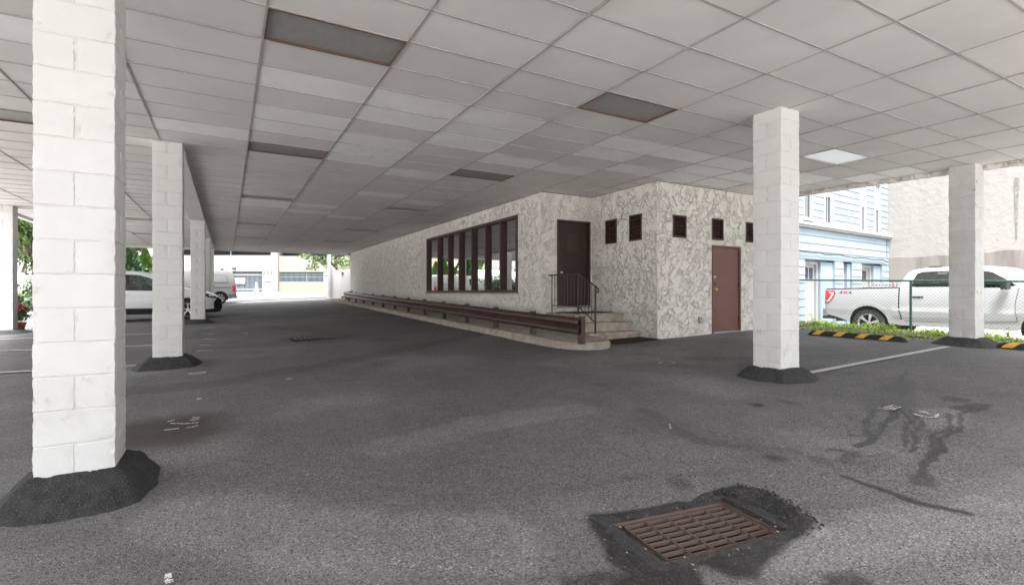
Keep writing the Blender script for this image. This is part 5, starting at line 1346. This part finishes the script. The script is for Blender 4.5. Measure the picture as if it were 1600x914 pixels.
    s = MB(); c = Vector(P(413.5, -2.0, 0)); s.tube([(c.x, c.y, zb), (c.x, c.y, Z(441.5))], .16, 10); s.lathe([(.30, 0), (.30, .25), (.16, .3)], (c.x, c.y, Gf(c.x, c.y)), 'z', 10); o = s.obj('bollard', white_m, smooth=True); tag(o, 'white bollard at the right jamb of the garage gate', 'bollard')
garage()
# grass verge in front of the garage wall
def verge_quad(name, pix, m, dz, label):
    P = [fwd(px, d) for px, d in pix]; mb = MB(); mb.quad(*[(x, y, 1.30+dz+h) for (x, y), h in zip(P, [0]*len(P))]); o = mb.obj(name, m, fix=False); o['kind'] = 'structure'; o['label'] = label
mb = MB(); A = [fwd(416, 57), fwd(430, 53), fwd(470, 50), fwd(520, 49), fwd(620, 49), fwd(620, 62), fwd(417, 62)]; n = len(A)
zb = [1.315]*5+[1.42, 1.38]
mb.add([(x, y, z) for (x, y), z in zip(A, zb)], [tuple(range(n))]); o = mb.obj('grass_verge', mat('verge lawn', (.13, .19, .05), .95, var=.5, vscale=1.2, var2=(.24, .19, .11), world=True), fix=False); o['kind'] = 'structure'; o['label'] = 'narrow grass verge below the garage window'

# ---- white vinyl fence, pole, tree at the far right end
t = empty('vinyl_fence', (5.9, 33.2, .9), 'tall white vinyl privacy fence at the far end of the guard rail', 'fence')
fp = [Vector((*ong(519, 467), 0)), Vector((*ong(549, 466.5), 0))]; d = (fp[1]-fp[0]).normalized(); nn = Vector((-d.y, d.x, 0))
z0 = Gf(fp[0].x, fp[0].y); Lf = 4.2; k = 0; s = 0
while s < Lf:
    a = fp[0]+d*s; b_ = fp[0]+d*min(s+.30, Lf); mb = MB(); z1 = H+1.42+.012*s
    v = [(p.x+nn.x*o_, p.y+nn.y*o_, z) for z in (z0-.05, z1) for p, o_ in ((a, -.02), (b_, -.02), (b_, .02), (a, .02))]; mb.add(v, TF); sub('board', mb, vinyl_m, t); s += .304
for s in (-.03, 1.9, 3.9):
    a = fp[0]+d*s; mb = MB(); mb.box((a.x-.065, a.y-.065, z0-.05), (a.x+.065, a.y+.065, H+1.50)); sub('post', mb, vinyl_m, t, bevel=.01)
for px, py in ((527.5, 428), (526.5, 464)):
    mb = MB(); q = fp[0]+d*.7-nn*.06; zz = H+(457-py)*.043; mb.box((q.x-.05, q.y-.04, zz-.05), (q.x+.05, q.y+.04, zz+.05)); sub('hinge', mb, blackplastic_m, t)
t = empty('vinyl_fence', (5.9, 36.2, .9), 'short separate white fence panel left of the utility pole', 'fence')
a = Vector((*fwd(507, 38), 0)); b_ = Vector((*fwd(515, 38), 0)); mb = MB(); mb.extrude([(a.x, a.y, H+(457-454)*.048), (b_.x, b_.y, H+(457-454)*.048), (b_.x, b_.y, H+(457-427)*.048), (a.x, a.y, H+(457-427)*.048)], FW*.05); sub('board', mb, vinyl_m, t)
mb = MB(); mb.box((a.x-.05, a.y-.05, .7), (a.x+.05, a.y+.05, H+(457-427)*.048+.05)); sub('post', mb, vinyl_m, t)
px_, py_ = ong(514.5, 467.5); t = empty('utility_pole', (px_, py_, .9), 'pale grey utility pole left of the white vinyl fence', 'pole')
mb = MB(); mb.tube([(px_, py_, .7), (px_, py_, 9)], [.115, .10], 12); sub('shaft', mb, mat('weathered pole', (.52, .54, .55), .8, var=.15, vscale=3), t, smooth=True)
mb = MB(); mb.lathe([(.30, 0), (.28, .07), (.1, .09)], (px_, py_, .89), 'z', 14); sub('base', mb, concrete_m, t)
mb = MB(); mb.tube([(px_-.28, py_-.1, H+1.0), (px_-.2, py_-.1, H+1.05), (px_-.12, py_-.1, H+1.0)], .04, 8); mb.tube([(px_-.20, py_-.1, H+1.0), (px_-.17, py_-.1, H+2.2), (px_-.02, py_-.05, H+2.9)], .015, 6); sub('meter', mb, mat('meter grey', (.2, .22, .24), .6), t)
def branch(mb, p, d, L_, r, lvl, rr, ends):
    q = p+d*L_; mb.tube([p, p.lerp(q, .5)+Vector((rr.uniform(-1, 1), rr.uniform(-1, 1), 0))*L_*.06, q], [r, r*.85, r*.62], 7, cap=False)
    if lvl == 0: ends.append(q); return
    for k in range(3 if lvl > 1 else 3):
        a = rr.uniform(0, 6.28); dd = (d+Vector((math.cos(a), math.sin(a), rr.uniform(-.25, .5)))*.75).normalized(); branch(mb, q, dd, L_*rr.uniform(.6, .8), r*.6, lvl-1, rr, ends)
    ends.append(q)
def tree(x, y, z, h, label, seed, m_, crown_r=.9, n=9000, leaf=.07, spread=1., name='street_tree', low=None):
    rr = random.Random(seed); t = empty(name, (x, y, z), label, 'tree'); mb = MB(); ends = []
    branch(mb, Vector((0, 0, -.2)), Vector((0, 0, 1)), h*.38, h*.028, 3, rr, ends); mb.obj('trunk', bark_m, t, smooth='all')
    bl = [(e.x*spread, e.y*spread, e.z, crown_r*rr.uniform(.5, 1), crown_r*rr.uniform(.5, 1), crown_r*rr.uniform(.35, .7)) for e in ends if e.z > h*.35]
    if low: bl += low
    v, f = leaves(n, bl, leaf, .55, seed); newobj('crown', quadmesh('crown', v, f, m_), None, t); return t
tx_, ty_ = fwd(526, 43)
tree(tx_, ty_, 1.2, 6.2, 'leafy light green street tree hanging over the white fence', 4, leaf_mid_m, .95, 9000, .10, 1.0,
     low=[(fwd(500, 43)[0]-tx_, fwd(500, 43)[1]-ty_, 2.9, .9, .9, .45), (fwd(488, 43)[0]-tx_, fwd(488, 43)[1]-ty_, 2.3, .55, .55, .35), (fwd(515, 43)[0]-tx_, fwd(515, 43)[1]-ty_, 2.7, .9, .9, .5), (fwd(540, 43)[0]-tx_, fwd(540, 43)[1]-ty_, 2.6, .9, .9, .6), (fwd(480, 43)[0]-tx_, fwd(480, 43)[1]-ty_, 3.2, .8, .8, .3)])
# potted plants on the wall end
def potted(x, y, z, s, label, flowers=False, seed=1, leafm=leaf_dark_m):
    t = empty('potted_plant', (x, y, z), label, 'potted plant'); b = MB()
    b.lathe([(0, 0), (.11*s, 0), (.155*s, .22*s), (.17*s, .22*s), (.17*s, .27*s), (.15*s, .27*s), (.14*s, .23*s), (0, .23*s)], (0, 0, 0), 'z', 20); b.obj('pot', terracotta_m, t, smooth=True)
    v, f = leaves(900, [(0, 0, .48*s, .24*s, .24*s, .22*s), (.08*s, 0, .62*s, .15*s, .15*s, .12*s)], .035*s, .6, seed); newobj('foliage', quadmesh('foliage', v, f, leafm), None, t)
    if flowers:
        v, f = leaves(260, [(-.02, 0, .74*s, .10*s, .10*s, .07*s), (.13*s, -.05, .66*s, .08*s, .08*s, .05*s), (-.15*s, -.08, .64*s, .08*s, .08*s, .05*s), (.02, -.18*s, .62*s, .08*s, .05*s, .05*s)], .03*s, .8, seed+1); newobj('flower', quadmesh('flower', v, f, petal_m), None, t)
px2, py2 = ong(29, 499.5)
potted(px2*.74, py2*.74, Gf(px2*.74, py2*.74), 1.0, 'terracotta pot of red flowers beside the left edge pillar', True, 2, leaf_mid_m)
for (px, lab, s) in ((541, 'small potted plant at the far tip of the guard rail', .8), (547.5, 'upright potted plant against the far end of the stucco wall', 1.)):
    r_ = ray(px, 457); X_ = 5.75 if px < 545 else 6.15; tt = X_/r_.x; y = r_.y*tt
    potted(X_, y, Gf(X_, y)+.13, s*.62, lab, False, px and int(px), leaf_dark_m)

# ---- conifers at left beyond the bays
def conifer(x, y, h, rad, label, seed, m_, n=3500):
    z = float(hill(x, y)); t = empty('conifer', (x, y, z), label, 'tree', 'conical evergreens beyond the left bays'); b = MB(); b.tube([(0, 0, -.1), (0, 0, h*.85)], [.07, .02], 6); b.obj('trunk', bark_m, t)
    r = np.random.default_rng(seed); f = r.random(n)**.8; hh = .12*h+f*.88*h; a = r.random(n)*6.283; rr = rad*(1-f)**.75*(.72+.35*r.random(n))*(1+.12*np.sin(a*5+hh*4)); c = np.stack([rr*np.cos(a), rr*np.sin(a), hh], 1)
    d = np.stack([np.cos(a)*.6, np.sin(a)*.6, np.full(n, .8)], 1)+r.normal(size=(n, 3))*.3; d /= np.linalg.norm(d, axis=1)[:, None]; e = np.cross(d, r.normal(size=(n, 3))); e /= np.linalg.norm(e, axis=1)[:, None]
    s = (.09+.07*r.random(n))[:, None]; v = np.stack([c-d*s, c+e*s*.5, c+d*s, c-e*s*.5], 1).reshape(-1, 3); newobj('crown', quadmesh('crown', v, np.arange(4*n).reshape(n, 4), m_), None, t)
cx_ = [((200, 33), 4.6, 1.05, 'tall dark evergreen just right of the foreground pillar', leaf_dark_m), ((227, 37), 3.75, .95, 'bright green conical evergreen seen above the crossover roof', leaf_bright_m),
       ((243, 38), 3.45, .85, 'bright green evergreen half hidden by the second pillar', leaf_bright_m), ((212, 39), 3.0, .8, 'lower bright evergreen between the tall dark one and its bright neighbour', leaf_bright_m)]
for k, ((px, d), h, rad, lab, m_) in enumerate(cx_): x, y = fwd(px, d); conifer(x, y, h, rad, lab, k+1, m_)
# hedge behind the parked crossover, also mirrored in the long window
def hedge():
    bl = []
    for k in range(34):
        f = k/33; x = -6.8+f*4.0+.2*math.sin(k*2.1); y = 27.5+f*9.5; bl.append((x, y, float(G(x, y))+.95+.15*math.sin(k*1.7), .55, .55, .95+.12*math.sin(k)))
    v, f = leaves(17000, bl, .075, .6, 11); o = newobj('hedge', quadmesh('hedge', v, f, leaf_dark_m)); tag(o, 'dark green hedge behind the white crossover', 'hedge')
hedge()
for k, (x, y, h) in enumerate([(-9.5, 38, 7), (-11, 30, 6.5), (-6.5, 46, 7.5), (-12, 46, 8)]):
    tree(x, y, float(hill(x, y)), h, ['broad green tree behind the hedge, mirrored in the window', 'nearest broad green tree left of the hedge', 'far broad green tree behind the bright evergreens', 'broad green tree on the rise at far left'][k], 20+k, leaf_mid_m, 1.1, 8000, .13, name='broadleaf_tree')

# ---- what shows in the slot at the far left: lawn, stone wall, house, tree
def left_slot():
    def at(px, d, dz=0): x, y = fwd(px, d); return (x, y)
    # stone retaining wall
    t = empty('stone_wall', (*fwd(30, 46), 3), 'tan stone retaining wall on the rise at the left edge', 'wall'); r = random.Random(2); k = 46/F
    zA, zB = H+(457-430)*k, H+(457-409)*k
    mb = MB()
    a, c = fwd(-30, 46.3), fwd(75, 46.3); mb.extrude([(a[0], a[1], .8), (c[0], c[1], .8), (c[0], c[1], zB-.1), (a[0], a[1], zB-.1)], FW*.6); sub('backing', mb, concrete_m, t)
    row = 0; z = zA-.6
    while z < zB:
        px = -30+r.uniform(0, 6)
        while px < 75:
            w_ = r.uniform(5, 11); h = .32; x, y = fwd(px+w_/2, 46.05); mb = MB(); hw_ = w_*k/2-.02
            v = []
            for zz_, sh in ((z, 1), (z+h, .94)):
                for s1, s2 in ((-1, -.25), (1, -.25), (1, .25), (-1, .25)):
                    q = Vector((x, y, 0))+RT*hw_*s1*sh+FW*s2*sh; v.append((q.x, q.y, zz_+r.uniform(-.02, .02)))
            mb.add(v, TF); sub('stone', mb, stone_m, t); px += w_
        z += .34
    # lawn above and road below
    for nm, d0, d1, p0, p1, m_, lab in (('lawn', 46.9, 56, 409, 396, lawn_m, 'sloping lawn above the stone wall at the left edge'), ('lane', 33, 45.8, 455, 430, farasph_m, 'grey lane below the stone wall at the left edge'), ('lawn', 25.5, 33, 463, 455, lawn_m, 'strip of lawn between the lane and the flower pot')):
        mb = MB(); v = []
        for px, d, py in ((-60, d0, p0), (70, d0, p0), (70, d1, p1), (-60, d1, p1)): x, y = fwd(px, d); v.append((x, y, H+(457-py)*d/F+.03))
        mb.quad(*v); o = mb.obj(nm, m_, fix=False); o['kind'] = 'structure'; o['label'] = lab
    t = empty('tan_house', (*fwd(30, 60), 4), 'tan house with gabled roof on the rise at the left edge', 'house'); k = 60/F
    def P(px, d, py): x, y = fwd(px, 60+d); x, y = (FW*(60+d)+RT*((px-800)*k)).xy; return (x, y, H+(457-py)*k)
    mb = MB(); mb.add([P(-40, 0, 400), P(60, 0, 400), P(60, 8, 400), P(-40, 8, 400), P(-40, 0, 352), P(60, 0, 352), P(60, 8, 352), P(-40, 8, 352)], TF); sub('wall', mb, housewall_m, t)
    mb = MB(); mb.add([P(-44, -.4, 354), P(64, -.4, 354), P(64, 8.4, 354), P(-44, 8.4, 354), P(-44, 4, 325), P(64, 4, 325)], [(0,1,5,4), (2,3,4,5), (0,4,3), (1,2,5), (0,3,2,1)]); sub('roof', mb, mat('tan roof', (.34, .27, .22), .9), t)
    for p0 in (24, 31, 38):
        mb = MB(); mb.add([P(p0, -.05, 385), P(p0+3, -.05, 385), P(p0+3, .1, 385), P(p0, .1, 385), P(p0, -.05, 368), P(p0+3, -.05, 368), P(p0+3, .1, 368), P(p0, .1, 368)], TF); sub('window', mb, houseglass_m, t)
    x, y = fwd(43, 43); tree(x, y, H+.6, 5.5, 'slim green tree between the left edge pillar and the foreground pillar', 31, leaf_mid_m, .6, 6000, .09, .5, low=[(0, 0, 2.2, .5, .5, .9), (-.1, .0, 3.4, .6, .6, .8)])
    x, y = fwd(24, 50); v, f = leaves(2500, [(0, 0, .6, .9, .7, .75)], .08, .6, 5); o = newobj('shrub', quadmesh('shrub', v, f, leaf_dark_m)); o.location = (x, y, H+(457-405)*50/F); tag(o, 'round dark shrub on the sloping lawn at the left edge', 'shrub')
left_slot()

# loose leaves on the asphalt
def litter():
    r = np.random.default_rng(12); mb = MB()
    spots = [(1228,651),(1075,640),(1022,605),(545,880),(612,655),(820,702),(1295,660),(1460,606),(640,560),(700,548),(860,600),(1140,600),(1165,596),(330,660),(1090,610),(480,745),(560,600),(240,790),(175,833),(905,575),(1010,585),(1340,700),(1550,700)]
    for q, (px, py) in enumerate(spots):
        x, y = ong(px, py); s = r.uniform(.010, .022); a = r.uniform(0, 6.28); ca, sa = math.cos(a)*s, math.sin(a)*s; z = Gf(x, y)+.014
        mb.quad((x-ca, y-sa, z), (x+sa*.5, y-ca*.5, z+.008), (x+ca, y+sa, z+.004), (x-sa*.5, y+ca*.5, z))
    for q in range(500):
        x = r.uniform(-1.5, 9); y = r.uniform(1, 12); s = r.uniform(.003, .008); a = r.uniform(0, 6.28); ca, sa = math.cos(a)*s, math.sin(a)*s; z = Gf(x, y)+.009
        mb.quad((x-ca, y-sa, z), (x+sa*.6, y-ca*.6, z+.003), (x+ca, y+sa, z), (x-sa*.6, y+ca*.6, z+.002))
    tag(mb.obj('loose_leaves', debris_m, fix=False), 'small dry leaves and crumbs scattered over the asphalt', 'leaves', kind='stuff')
litter()
